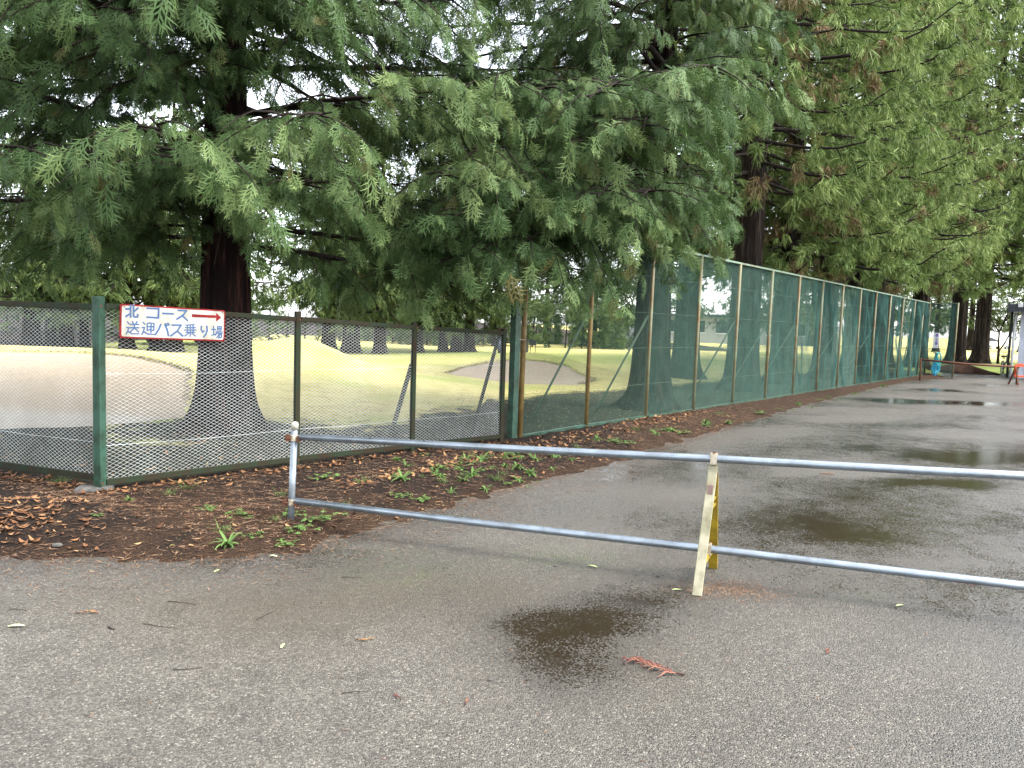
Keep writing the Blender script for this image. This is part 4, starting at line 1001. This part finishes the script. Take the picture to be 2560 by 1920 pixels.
litter('leaf_litter', 260, near([(40, 1290), (10, 1310), (60, 1330), (90, 1300), (30, 1350), (-60, 1320), (110, 1345)], (.26, .15)), (.035, .085), (.007, .016), M['dry_leaf'], 'heap of dry tan broad leaves at the verge corner', .5, 4, .15, .8, seed=7, lift=.008)
litter('leaf_litter', 420, verge(.14, .40, .75, 1.35), (.05, .11), (.012, .024), M['dry_leaf'], 'orange brown leaves drifted against the low fence foot', .5, 4, .1, .85, seed=8, lift=.01)
litter('leaf_litter', 260, verge(0, .45, 0, 1.1), (.03, .08), (.007, .018), M['dry_leaf'], 'scattered curled brown leaves on the soil verge', .4, 3, 0, 1, seed=9, lift=.008)
litter('leaf_litter', 90, lambda r, n: np.array([-3.4, 8.4]) + r.normal(0, 1, (n, 2)) * np.array([1.6, .8]), (.06, .12), (.014, .024), M['dry_leaf'], 'few brown leaves on the dark soil round the big cypress', .4, 3, .1, .8, seed=10)
def fence_foot(d0, d1):
    def f(rng, n):
        t = rng.uniform(0, 1, n)[:, None]; k = (rng.random(n) < .72)[:, None]
        return np.where(k, FC + FR * t * LR, FC + FL * t * 1.9) + nf2 * rng.uniform(d0, d1, n)[:, None] + rng.normal(0, .04, (n, 2))
    return f
litter('needle_litter', 7000, fence_foot(.0, 1.1), (.03, .10), (.0012, .0034), M['needle'], 'dark red needles lying along the foot of the low fence', .15, 2, seed=41)
litter('leaf_litter', 330, fence_foot(.02, .30), (.04, .10), (.010, .022), M['dry_leaf'], 'orange brown leaves caught along the low fence bottom rail', .5, 4, .1, .8, seed=42, lift=.008)
def lip(P, upto):
    def f(rng, n):
        k = rng.integers(0, upto, n); t = rng.uniform(0, 1, n)[:, None]; return P[k] + (P[k + 1] - P[k]) * t + rng.normal(0, .06, (n, 2))
    return f
M['straw'] = mat_litter('dry_grass', [(0.06, 0.045, 0.02), (0.13, 0.095, 0.045), (0.22, 0.18, 0.08), (0.30, 0.27, 0.11)])
litter('dry_grass', 1300, lip(BUNK[0], 6), (.06, .15), (.004, .009), M['straw'], 'ragged dry grass lip above the near bunker face', .6, 2, .2, 1, seed=31, cat='grass', lift=.02)
litter('dry_grass', 900, lip(BUNK[1], 6), (.06, .16), (.004, .010), M['straw'], 'ragged brown grass lip round the far bunker mound', .6, 2, .15, .9, seed=32, cat='grass', lift=.02)
def course_soil(rng, n):
    P = np.stack([rng.uniform(-7, 7, n), rng.uniform(7, 19, n)], 1); d = poly_sdf(P[:, 0], P[:, 1], FENCE_AREA); return P[(d < -.15) & (d > -4.2)]
litter('dry_grass', 9000, course_soil, (.03, .09), (.003, .008), M['straw'], 'sparse straw and debris on the shaded soil behind the fences', .6, 2, 0, .8, seed=33, cat='litter', lift=.004)
def on_road(rng, n):
    P = np.stack([rng.uniform(-3, 4.5, n), rng.uniform(2.2, 8, n)], 1); return P[poly_sdf(P[:, 0], P[:, 1], ROAD) < -.1]
litter('needle_litter', 850, on_road, (.008, .05), (.0007, .0022), M['needle'], 'sparse needle bits and twig crumbs on the wet asphalt', .1, 2, 0, 1, seed=12, lift=.003)
litter('needle_litter', 900, near([(1790, 1470), (1830, 1465), (1760, 1480), (1850, 1475), (1900, 1490)], (.13, .07)), (.012, .05), (.0008, .0022), M['needle'], 'patch of red needles round the yellow stand foot', .1, 2, .3, 1, seed=13, lift=.003)

# fallen fronds and twigs large enough to pick up
def fallen_frond(px, py, L, rz, seed, label, tint):
    rng = np.random.default_rng(seed); p = gnd(px, py); m = MB(); T = []; k = L / .2; r = .0014 + .0010 * k
    def ax_(t): return np.array([L * t, .10 * L * math.sin(4.2 * t + seed), .004 + .006 * k * math.sin(3 * t)])
    m.tube([ax_(t) for t in np.linspace(0, 1, 6)], np.linspace(r * 1.5, r * .6, 6), 5); T += [0.05] * len(m.v)
    for i in range(34 if L > .12 else 14):
        t = rng.uniform(.12, 1); q = ax_(t); az = (1 if i % 2 else -1) * rng.uniform(.25, .75); l = L * rng.uniform(.14, .38) * (1.15 - t * .55)
        c = rng.uniform(-.4, .4); pts = [q + np.array([math.cos(az + c * u) * l * u, math.sin(az + c * u) * l * u, .010 * k * math.sin(3 * u)]) for u in (0, .5, 1)]
        n0 = len(m.v); m.tube(pts, [r * .9, r * 1.2, r * .4], 4); T += [tint + rng.uniform(-.25, .2)] * (len(m.v) - n0)
    me = bpy.data.meshes.new('fallen_frond'); me.from_pydata(m.v, [], m.f); a = me.attributes.new('tint', 'FLOAT', 'POINT'); a.data.foreach_set('value', np.clip(T, 0, 1).astype(np.float32))
    o = mesh_obj('fallen_frond', me, M['frond_red']); o.location = (p[0], p[1], .002); o.rotation_euler.z = rz; tag(o, label, 'frond'); return o
M['frond_red'] = mat_litter('dead_frond', [(0.03, 0.011, 0.009), (0.09, 0.030, 0.022), (0.15, 0.06, 0.04), (0.20, 0.12, 0.05)])
fallen_frond(1712, 1685, .27, math.radians(162), 1, 'large dead red brown cedar frond lying on the asphalt before the stand', .55)
fallen_frond(2070, 1622, .07, math.radians(250), 2, 'small forked russet sprig on wet asphalt right of the big frond', .7)
fallen_frond(890, 1602, .08, math.radians(10), 3, 'small straw yellow sprig on the dry asphalt', 1.0)
fallen_frond(1000, 1753, .05, math.radians(120), 4, 'tiny dark red sprig near the twig on the asphalt', .4)
fallen_frond(1160, 1765, .05, math.radians(70), 5, 'tiny orange red sprig below the brown puddle', .7)
fallen_frond(190, 1535, .11, math.radians(5), 6, 'flat tan sprig on the asphalt before the leaf heap', .9)
fallen_frond(2440, 1465, .11, math.radians(170), 7, 'reddish sprig lying under the lower pipe rail', .6)
fallen_frond(2050, 1186, .14, math.radians(5), 8, 'pale orange sprig lying behind the upper pipe rail', .9)
def twig(px, py, L, rz, seed, label, r=.0021):
    rng = np.random.default_rng(seed); p = gnd(px, py); pts = [(L * (t - .5), .12 * L * math.sin(3 * t + seed), .004) for t in np.linspace(0, 1, 6)]
    o = MB().tube(pts, np.linspace(r, r * .5, 6), 5).build('twig', M['twig']); o.location = (p[0], p[1], .001); o.rotation_euler.z = rz; tag(o, label, 'twig')
twig(455, 1510, .17, .0, 1, 'bent dark twig on the asphalt before the verge weed'); twig(398, 1566, .17, .05, 2, 'straight dark twig on the asphalt')
twig(280, 1572, .06, -.5, 3, 'short forked dark twig beside the straight one', .004); twig(470, 1673, .12, .05, 4, 'thin brown twig on bare dry asphalt')
twig(665, 1540, .13, .9, 5, 'curved reddish twig on the dark damp stain'); twig(885, 1735, .10, .1, 6, 'thin bowed twig beside the tiny dark sprig')
twig(45, 1527, .10, 0, 7, 'thin twig on the asphalt near the tan sprig'); twig(880, 1445, .12, .3, 8, 'pale twig on the mossy asphalt patch')
def fallen_leaf(px, py, L, rz, mat, label, tint):
    p = gnd(px, py); m = MB(); T = []; leaf_strip(m, T, np.zeros(3), 0, L, L * .17, .15, .12, tint)
    me = bpy.data.meshes.new('fallen_leaf'); me.from_pydata(m.v, [], m.f); a = me.attributes.new('tint', 'FLOAT', 'POINT'); a.data.foreach_set('value', np.array(T, np.float32))
    o = mesh_obj('fallen_leaf', me, mat); o.location = (p[0], p[1], .004); o.rotation_euler.z = rz; tag(o, label, 'leaf')
M['leaf_pale'] = mat_litter('pale_green_leaf', [(0.22, 0.26, 0.10), (0.36, 0.40, 0.20)])
for i, (px, py, L, rz, lab) in enumerate([(535, 1432, .05, 1.2, 'pale green leaf on asphalt just off the verge'), (703, 1622, .05, 1.6, 'upright pale leaf on the dry asphalt'), (1470, 1415, .07, -.6, 'curved yellow green leaf on the mossy patch'), (1680, 1476, .06, 0, 'pale leaf beside the yellow stand foot'),
                                          (2240, 1517, .06, .4, 'pale green leaf on asphalt below the lower rail'), (20, 1568, .08, .1, 'long green leaf on the asphalt before the leaf heap'), (675, 1390, .06, -.4, 'whitish green leaf at the soil edge by the barrier post')]):
    fallen_leaf(px, py, L, rz, M['leaf_pale'], lab, .2 + .1 * i)
for i, (px, py, r, lab) in enumerate([(143, 1366, .028, 'grey pebble at the verge by the dry leaf heap'), (1388, 1439, .012, 'small round dark pebble on the mossy asphalt'), (1645, 1465, .012, 'small pebble left of the stand foot'), (1225, 1735, .01, 'tiny blue grey pebble below the puddle')]):
    p = hit(px, py, 20); rng = np.random.default_rng(i); m = MB()
    prof = [(.02, -.5), (.8, -.4), (1, 0), (.75, .4), (.02, .55)]; m.lathe([(a * r, b * r) for a, b in prof], (0, 0, 0), 9)
    m.v = [tuple(np.array(v) * (1 + rng.normal(0, .08, 3))) for v in m.v]; o = m.build('pebble', M['concrete'], None, True); o.location = (p[0], p[1], max(0, hz(p[0], p[1])) + r * .3); o.scale = (1.3, 1, .8); tag(o, lab, 'pebble')

# ------------------------------------------------------------------ far end of the road
# notice board on the last net bay
EA = p3(PPOS[-2], 0); ED = p3(unit(PPOS[-1] - PPOS[-2]), 0); EN = np.array([ED[1], -ED[0], 0])       # end panel of the net fence, EN points to the road
def on_end(px, py, off):
    d = ray(px, py); return CAMP + d * (((EA + EN * off - CAMP) @ EN) / (d @ EN))
nb_c = on_end(2340, 851, .06); nb = empty('notice_board', nb_c, 'narrow white notice board hung on the end of the net fence', 'sign')
nd = EN; ns_ = np.array([-nd[1], nd[0], 0])
def card(c, w, h, d, name, mat, parent, u=0, v=0):
    return MB().beam(c + ns_ * u + Z * (v - h / 2), c + ns_ * u + Z * (v + h / 2), w, d, side=ns_).build(name, mat, parent)
card(nb_c, .20, .60, .02, 'board', M['white'], nb)
for v, h, w in ((.20, .12, .09), (.06, .05, .07), (-.02, .05, .07), (-.12, .11, .09), (-.235, .03, .03)): card(nb_c + nd * .013, w, h, .006, 'printed_block', M['purple'], nb, .02, v)
# coiled hose
hs = on_end(2333, 941, .16); ht = on_end(2331, 881, .16)
ho = empty('hose_coil', p3(hs[:2], hz(*hs[:2])), 'blue and turquoise hose hung in long loops at the fence end', 'hose')
top_z = ht[2]; hx = ho.location; rngh = np.random.default_rng(2)
for k in range(17):
    w = .02 + .0135 * k; zb_ = .05 + .10 * (k / 16) ** 2 + rngh.uniform(0, .08); pts = []; dy = rngh.uniform(-.05, .05)
    for a in np.linspace(0, 2 * math.pi, 34):
        t = (1 - math.cos(a)) / 2; pts.append((hx[0] + .95 * w * math.copysign(abs(math.sin(a)) ** .5, math.sin(a)) * (.14 + t ** 1.3) + .010 * rngh.normal(), hx[1] - .10 + dy + .03 * math.sin(a), top_z - (top_z - zb_) * t))
    MB().tube(pts, .013, 6, False).build('hose_loop', M['hose_blue'] if k % 4 else M['hose_cyan'], ho, True)
for k in range(2):
    pts = [(hx[0] + .09 * math.sin(a), hx[1] - .28 - .03 * k, top_z - .22 + .24 * math.cos(a) - .05 * k) for a in np.linspace(0, 6.28, 16)]
    MB().tube(pts, .018, 7, False).build('hose_wrap', M['hose_cyan'], ho, True)
_hc = np.array([hx[0], hx[1], top_z - .01]); MB().tube([_hc - EN * .2, _hc + EN * .28], .02, 6).build('hook', M['dark_metal'], ho)
# dark bar across the road
ba_ = at(2303, 899, 27.6); be_ = at(2536, 917, 26.9)
bg = empty('bar_gate', p3(ba_[:2], 0.04), 'dark rusty bar stretched across the far end of the road', 'barrier')
MB().tube([ba_, (ba_ + be_) / 2 - Z * .03, be_ + (be_ - ba_) * .05], .035, 8).build('bar', M['rust'], bg, True)
MB().tube([p3(ba_[:2], -.1), ba_ + Z * .05], .03, 8).build('support_post', M['rust'], bg, True)
MB().tube([p3(be_[:2] + np.array([.12, 0]), -.1), be_ + np.array([.12, 0, .04])], .03, 8).build('support_post', M['rust'], bg, True)
# orange plastic barricade
ob_ = gnd(2533, 962); ow = empty('plastic_barricade', ob_, 'orange plastic A-frame barricade with pale lettering at the bar end', 'barricade')
oc = at(2560, 930, ob_[1]); sx = np.array([1.0, 0, 0]); W_ = .92; x0 = at(2536, 930, ob_[1])[0]; zt_ = at(2540, 911, ob_[1])[2]; zb0 = at(2540, 943, ob_[1])[2]
m = MB(); th = .05; yc = ob_[1]
m.box((x0 + W_ / 2, yc, zt_ - .04), (W_, th, .08)); m.box((x0 + W_ / 2, yc, zb0 + .03), (W_, th, .06)); m.box((x0 + .03, yc, (zt_ + zb0) / 2 - .005), (.06, th, zt_ - zb0 - .142)); m.box((x0 + W_ - .03, yc, (zt_ + zb0) / 2 - .005), (.06, th, zt_ - zb0 - .142))
m.box((x0 + .62, yc, (zt_ + zb0) / 2 - .005), (.56, th * .8, zt_ - zb0 - .142)); m.box((x0 + .17, yc, zt_ + .015), (.2, th, .03)); m.box((x0 + .6, yc, zt_ + .015), (.3, th, .03)); m.build('panel', M['orange'], ow, bevel=.008)
zc = (zt_ + zb0) / 2
for i in range(3):
    for j in range(2):
        MB().box((x0 + .40 + .16 * i, yc - th * .4 - .003, zc + .07 - .14 * j), (.10, .006, .08)).build('pale_mark', M['white'], ow)
for xx in (x0 + .05, x0 + W_ - .05):
    MB().beam((xx, yc - .01, zt_ - .1), (xx - .03, yc - .22, 0.0), .05, .03).build('leg', M['rust'], ow); MB().beam((xx, yc + .03, zt_ - .1), (xx, yc + .34, 0.0), .05, .03).build('leg', M['rust'], ow)
# shed
sx0 = at(2545, 840, 31.5)[0]; sy0 = 31.5; roof_z = at(2545, 757, 31.5)[2]
sh = empty('shed', (sx0 + 2, sy0 + 2, 0), 'small grey shed with dark corrugated roof at the road end', 'building')
m = MB(); m.box((sx0 + 2.0, sy0 + 2.0, (roof_z - .35) / 2), (3.9, 3.9, roof_z - .35)); m.build('wall', M['wall_grey'], sh)
m = MB(); rw = 4.9
m.box((sx0 + 2.0, sy0 + 1.75, roof_z - .13), (4.75, 5.0, .10)); m.box((sx0 - .33, sy0 + 1.75, roof_z - .22), (.04, 5.0, .34)); m.box((sx0 + 2.0, sy0 - .78, roof_z - .24), (4.75, .04, .30)); rf = m.build('roof', M['dark_metal'], sh)
for k in range(12):
    MB().box((sx0 - .355, sy0 - .6 + .42 * k, roof_z - .22), (.02, .10, .32)).build('roof_rib', M['dark_metal'], sh)
MB().tube([(sx0 - .14, sy0 + .0, 0), (sx0 - .14, sy0 + .0, roof_z - .4)], .05, 8).build('down_pipe', M['white'], sh, True)
MB().tube([(sx0 - .26, sy0 + .0, 0), (sx0 - .26, sy0 + .0, roof_z - .2)], .045, 8).build('corner_post', M['black'], sh, True)
dm = MB(); dm.box((sx0 + .95, sy0 + .03, 1.08), (1.2, .06, 2.15)); dr_ = dm.build('door', M['door'], sh); MB().tube([(sx0 + .5, sy0 - .02, 1.0), (sx0 + .5, sy0 - .06, 1.0)], .03, 8).build('door_knob', M['galv'], sh)
MB().box((sx0 + .05, sy0 - .80, roof_z - .14), (.16, .06, .12)).build('lamp', M['white'], sh)
SHROT = Matrix.Translation((sx0, sy0, 0)) @ Matrix.Rotation(math.radians(-36), 4, 'Z') @ Matrix.Translation((-sx0, -sy0, 0))
sh.matrix_world = SHROT @ Matrix.Translation(sh.location)
# bicycle
bc = gnd(2518, 939); bk = empty('bicycle', p3(bc[:2], .0), 'bicycle with front basket parked beside the shed corner', 'bicycle')
fw = np.array(p3(bc[:2], .31)); bd = unit(np.array([-.30, -.95, 0])); rr = .31
fw = fw + np.array([-.05, 0, 0.0]); rw_ = fw - bd * 1.05; rw_[0] += .12; bd = unit(fw - rw_); bs = np.array([-bd[1], bd[0], 0])
wd = unit(np.array([-.85, -.5, 0]))          # front wheel turned
def wheel(c, d, name):
    o = empty(name, c); o.parent = bk; o.matrix_parent_inverse = Matrix.Translation(-bk.location)
    T_ = [c + (d * math.cos(a) + Z * math.sin(a)) * (rr - .02) for a in np.linspace(0, 2 * math.pi, 29)]
    t = MB().tube(T_, .022, 7, False).build('tyre', M['black'], None, True); t.parent = o; t.matrix_parent_inverse = Matrix.Translation(-Vector(c))
    T_ = [c + (d * math.cos(a) + Z * math.sin(a)) * (rr - .045) for a in np.linspace(0, 2 * math.pi, 29)]
    t = MB().tube(T_, .008, 5, False).build('rim', M['galv'], None, True); t.parent = o; t.matrix_parent_inverse = Matrix.Translation(-Vector(c))
    m = MB()
    for k in range(14):
        a = k * 2 * math.pi / 14; m.tube([c, c + (d * math.cos(a) + Z * math.sin(a)) * (rr - .045)], .0025, 3)
    t = m.build('spokes', M['galv']); t.parent = o; t.matrix_parent_inverse = Matrix.Translation(-Vector(c)); return o
wheel(fw, wd, 'front_wheel'); wheel(rw_, bd, 'rear_wheel')
bbk = (fw * .42 + rw_ * .58) - Z * .03; head = fw - bd * .16 + Z * .42; seat = bbk - bd * .18 + Z * .5
fr = MB(); fr.tube([head, bbk], .018, 7); fr.tube([bbk, seat], .016, 7); fr.tube([bbk, rw_], .011, 6); fr.tube([seat - Z * .15, rw_], .011, 6); fr.tube([head - Z * .08, bbk + Z * .2 - bd * .05], .014, 6); fr.build('frame', M['white'], bk, True)
MB().tube([head + Z * .2, head, fw + bs * .05], [.014, .016, .012], 7).build('fork', M['white'], bk, True)
hb = head + Z * .24; hs2 = np.array([-wd[1], wd[0], 0])
MB().tube([hb + hs2 * .27 - wd * .18, hb + hs2 * .2, hb, hb - hs2 * .2, hb - hs2 * .27 - wd * .18], .012, 7).build('handlebar', M['galv'], bk, True)
m = MB(); m.lathe([(.10, 0), (.13, .03), (.09, .07), (.02, .075)], (seat[0], seat[1], seat[2]), 12); m.build('saddle', M['black'], bk, True)
m = MB(); bq = fw + Z * .42 + wd * .16
for z_, s_ in ((0, .10), (.09, .125), (.18, .15)):
    m.tube([bq + wd * s_ * a + hs2 * s_ * 1.2 * b + Z * z_ for a, b in ((1, 1), (1, -1), (-1, -1), (-1, 1), (1, 1))], .006, 4)
for a in np.linspace(-1, 1, 6):
    for b in (-1, 1):
        m.tube([bq + wd * .10 * a + hs2 * .12 * b, bq + wd * .15 * a + hs2 * .18 * b + Z * .18], .005, 4); m.tube([bq + wd * .10 * b + hs2 * .12 * a, bq + wd * .15 * b + hs2 * .18 * a + Z * .18], .005, 4)
m.build('basket', M['dark_metal'], bk); MB().tube([bbk - bs * .14, bbk + bs * .14], .012, 6).build('pedal_axle', M['galv'], bk); MB().tube([rw_ + bs * .05, rw_ + bs * .16 - Z * .29], .009, 5).build('kickstand', M['galv'], bk)
# bare forked sapling
sp_ = gnd(2494, 912); sp = empty('bare_sapling', p3(sp_[:2], hz(*sp_[:2])), 'leafless forked sapling between the cedars and the shed', 'tree')
rng = np.random.default_rng(8); m = MB()
def rec(p, d, L, r, dep):
    q = p + d * L; mid = (p + q) / 2 + rng.normal(0, .04, 3) * L; m.tube([p, mid, q], [r, r * .85, r * .7], 5, False)
    if dep == 0: return
    for k in range(2 if dep < 3 else 3): rec(q, unit(d + rng.normal(0, .38, 3) + Z * .12), L * rng.uniform(.6, .85), r * .62, dep - 1)
b0 = p3(sp_[:2], hz(*sp_[:2]) - .1)
m.tube([b0, b0 + np.array([.0, 0, 1.0])], [.09, .07], 7); m.build('trunk', M['twig'], sp, True); m = MB()
rec(b0 + Z * .95, unit(np.array([-.05, 0, 1])), 1.1, .06, 4); rec(b0 + Z * .85, unit(np.array([.55, 0, 1])), 1.1, .05, 4); m.build('branches', M['twig'], sp, True)
# heap of fallen needles by the fence end
hp = gnd(2396, 931)
hm = MB(); rng = np.random.default_rng(11); nn_ = 28
prof = [(1.25, -.05), (1.1, .05), (.95, .12), (.8, .19), (.6, .25), (.45, .30), (.28, .32), (.15, .34), (.02, .34)]; hm.lathe(prof, (0, 0, 0), nn_)
hm.v = [tuple(np.array(v) * (1 + rng.normal(0, .10, 3) + .18 * math.sin(v[0] * 5 + 1) * math.cos(v[1] * 4))) for v in hm.v]
ho2 = hm.build('needle_heap', M['needle_heap'] if 'needle_heap' in M else mat_plain('needle_heap', (0.050, 0.027, 0.018), 0.9, col2=(0.018, 0.011, 0.008), scale=7, bump=1.0, spec=.05), None, True); ho2.location = (hp[0], hp[1], .0); ho2.scale = (1.1, 1.3, 1); tag(ho2, 'low heap of swept brown needles by the fence end', 'heap')
# things across the course
tb = gnd(1310, 882); t1 = empty('course_marker', p3(tb[:2], hz(*tb[:2])), 'small grey box marker on the turf beyond the right bunker', 'marker')
MB().box(p3(tb[:2], .36), (.44, .3, .66), .1).build('box', M['concrete'], t1, bevel=.03); MB().box(p3(tb[:2], .71), (.48, .34, .05), .1).build('lid', M['dark_metal'], t1)
tb = gnd(1325, 884); tb = tb + np.array([.14, 0, 0]); t2 = empty('course_board', p3(tb[:2], hz(*tb[:2])), 'small dark board on two legs beside the grey marker box', 'sign')
MB().box(p3(tb[:2], .58), (.36, .05, .28)).build('panel', M['dark_metal'], t2)
for k in (-.13, .13): MB().tube([p3(tb[:2] + np.array([k, .04]), -.05), p3(tb[:2] + np.array([k, .04]), .6)], .018, 6).build('leg', M['dark_metal'], t2)
gb = gnd(1250, 886); t3 = empty('golf_bag', p3(gb[:2], hz(*gb[:2])), 'slim dark blue bag standing tilted on the turf by the strut', 'bag')
MB().tube([p3(gb[:2], .03), p3(gb[:2] + np.array([-.03, 0]), .4), p3(gb[:2] + np.array([-.12, 0]), .72)], [.11, .13, .10], 12).build('body', M['navy'], t3, True)
MB().tube([p3(gb[:2] + np.array([-.10, 0]), .66), p3(gb[:2] + np.array([-.20, 0]), .86)], [.05, .035], 8).build('club_heads', M['white'], t3, True)
MB().tube([p3(gb[:2] + np.array([.05, -.05]), .4), p3(gb[:2] + np.array([.1, -.3]), 0)], .012, 6).build('stand_leg', M['dark_metal'], t3)
# parked vehicles far off
def car(c, rz, L, Wd, Hh, paint, label, box=False):
    o = empty('parked_car', c, label, 'car'); ca, sa = math.cos(rz), math.sin(rz)
    def tr(x, y, z): return (c[0] + x * ca - y * sa, c[1] + x * sa + y * ca, c[2] + z)
    if box: side_ = [(-.5, .32), (-.5, .50), (-.47, 1.0), (.30, 1.0), (.44, .62), (.5, .55), (.5, .22), (-.5, .22)]
    else: side_ = [(-.5, .22), (-.5, .58), (-.44, .95), (-.10, 1.0), (.18, .94), (.32, .60), (.47, .50), (.5, .22)]
    n = len(side_); V = [tr(x * L, s_ * Wd / 2 * (1 if z < .65 else .86), z * Hh) for s_ in (-1, 1) for x, z in side_]
    F = [tuple(range(n)), tuple(range(2 * n - 1, n - 1, -1))] + [((i + 1) % n, i, n + i, n + (i + 1) % n) for i in range(n)]
    MB().add(V, F).build('body', paint, o, bevel=.05)
    for s_ in (-1, 1):
        V = [tr(x * L, s_ * (Wd / 2 * k + .012), z * Hh) for x, z, k in ((-.40, .62, .97), (.24, .62, .97), (.14, .90, .885), (-.37, .90, .885))]
        MB().add(V, [(0, 1, 2, 3)]).build('side_window', M['glass'], o)
        for x in (-.31, .31):
            m = MB(); a, b = np.array(tr(x * L, s_ * (Wd / 2 - .16), .29)), np.array(tr(x * L, s_ * (Wd / 2 + .01), .29)); m.tube([a, b], .29, 18); wh = m.build('wheel', M['black'], o)
            m = MB(); m.tube([b - (b - a) * .1, b + (b - a) * .06], .17, 14); m.build('hub', M['galv'], o)
        V = tr(.495 * L, s_ * Wd * .36, .5 * Hh); MB().box(V, (.1, .25, .13), rz).build('headlight', M['white'], o); V = tr(-.495 * L, s_ * Wd * .40, .5 * Hh); MB().box(V, (.1, .16, .2), rz).build('tail_light', M['sign_red'], o)
    V = [tr(x * L, y * Wd / 2, z * Hh) for x, y, z in ((.325, -.85, .62), (.325, .85, .62), (.20, .76, .92), (.20, -.76, .92))]
    MB().add(V, [(0, 1, 2, 3)]).build('windscreen', M['glass'], o)
    return o
pc = gnd(330, 872); pc = pc + np.array([.5, 3.5, 0]); car(p3(pc[:2], hz(*pc[:2])), math.radians(-140), 3.4, 1.48, 1.5, M['pink'], 'pink car parked among the trunks below the arrow sign')
wc = gnd(2484, 874); car(p3(wc[:2], hz(*wc[:2])), math.radians(10), 4.6, 1.75, 1.95, M['white'], 'white van parked far beyond the bare sapling', True)
# pale post among the trunks, and a far low building
pp_ = gnd(181, 873); po = empty('marker_post', p3(pp_[:2], hz(*pp_[:2])), 'pale concrete post among the trunks left of the corner post', 'post')
MB().beam(p3(pp_[:2], -.1), p3(pp_[:2], 1.02), .24, .22).build('shaft', M['far_wall'], po, bevel=.02); MB().box(p3(pp_[:2], 1.05), (.28, .26, .06)).build('cap', M['concrete'], po)
fb = empty('far_building', (24, 92, 0), 'long low white building far across the course', 'building')
MB().box((24, 92, 1.5), (26, 6, 3.0)).build('wall', M['far_wall'], fb); MB().box((24, 91.8, 3.15), (27, 7, .3)).build('roof', M['dark_metal'], fb)
for k in range(9):
    w_ = MB().box((12.5 + 2.9 * k, 88.97, 1.9), (1.6, .06, 1.3)).build('window', M['glass'], fb)
    MB().box((12.5 + 2.9 * k, 88.93, 1.18), (1.8, .12, .1)).build('window_sill', M['white'], fb)
print('TRIS', NT_H, nA, nB)
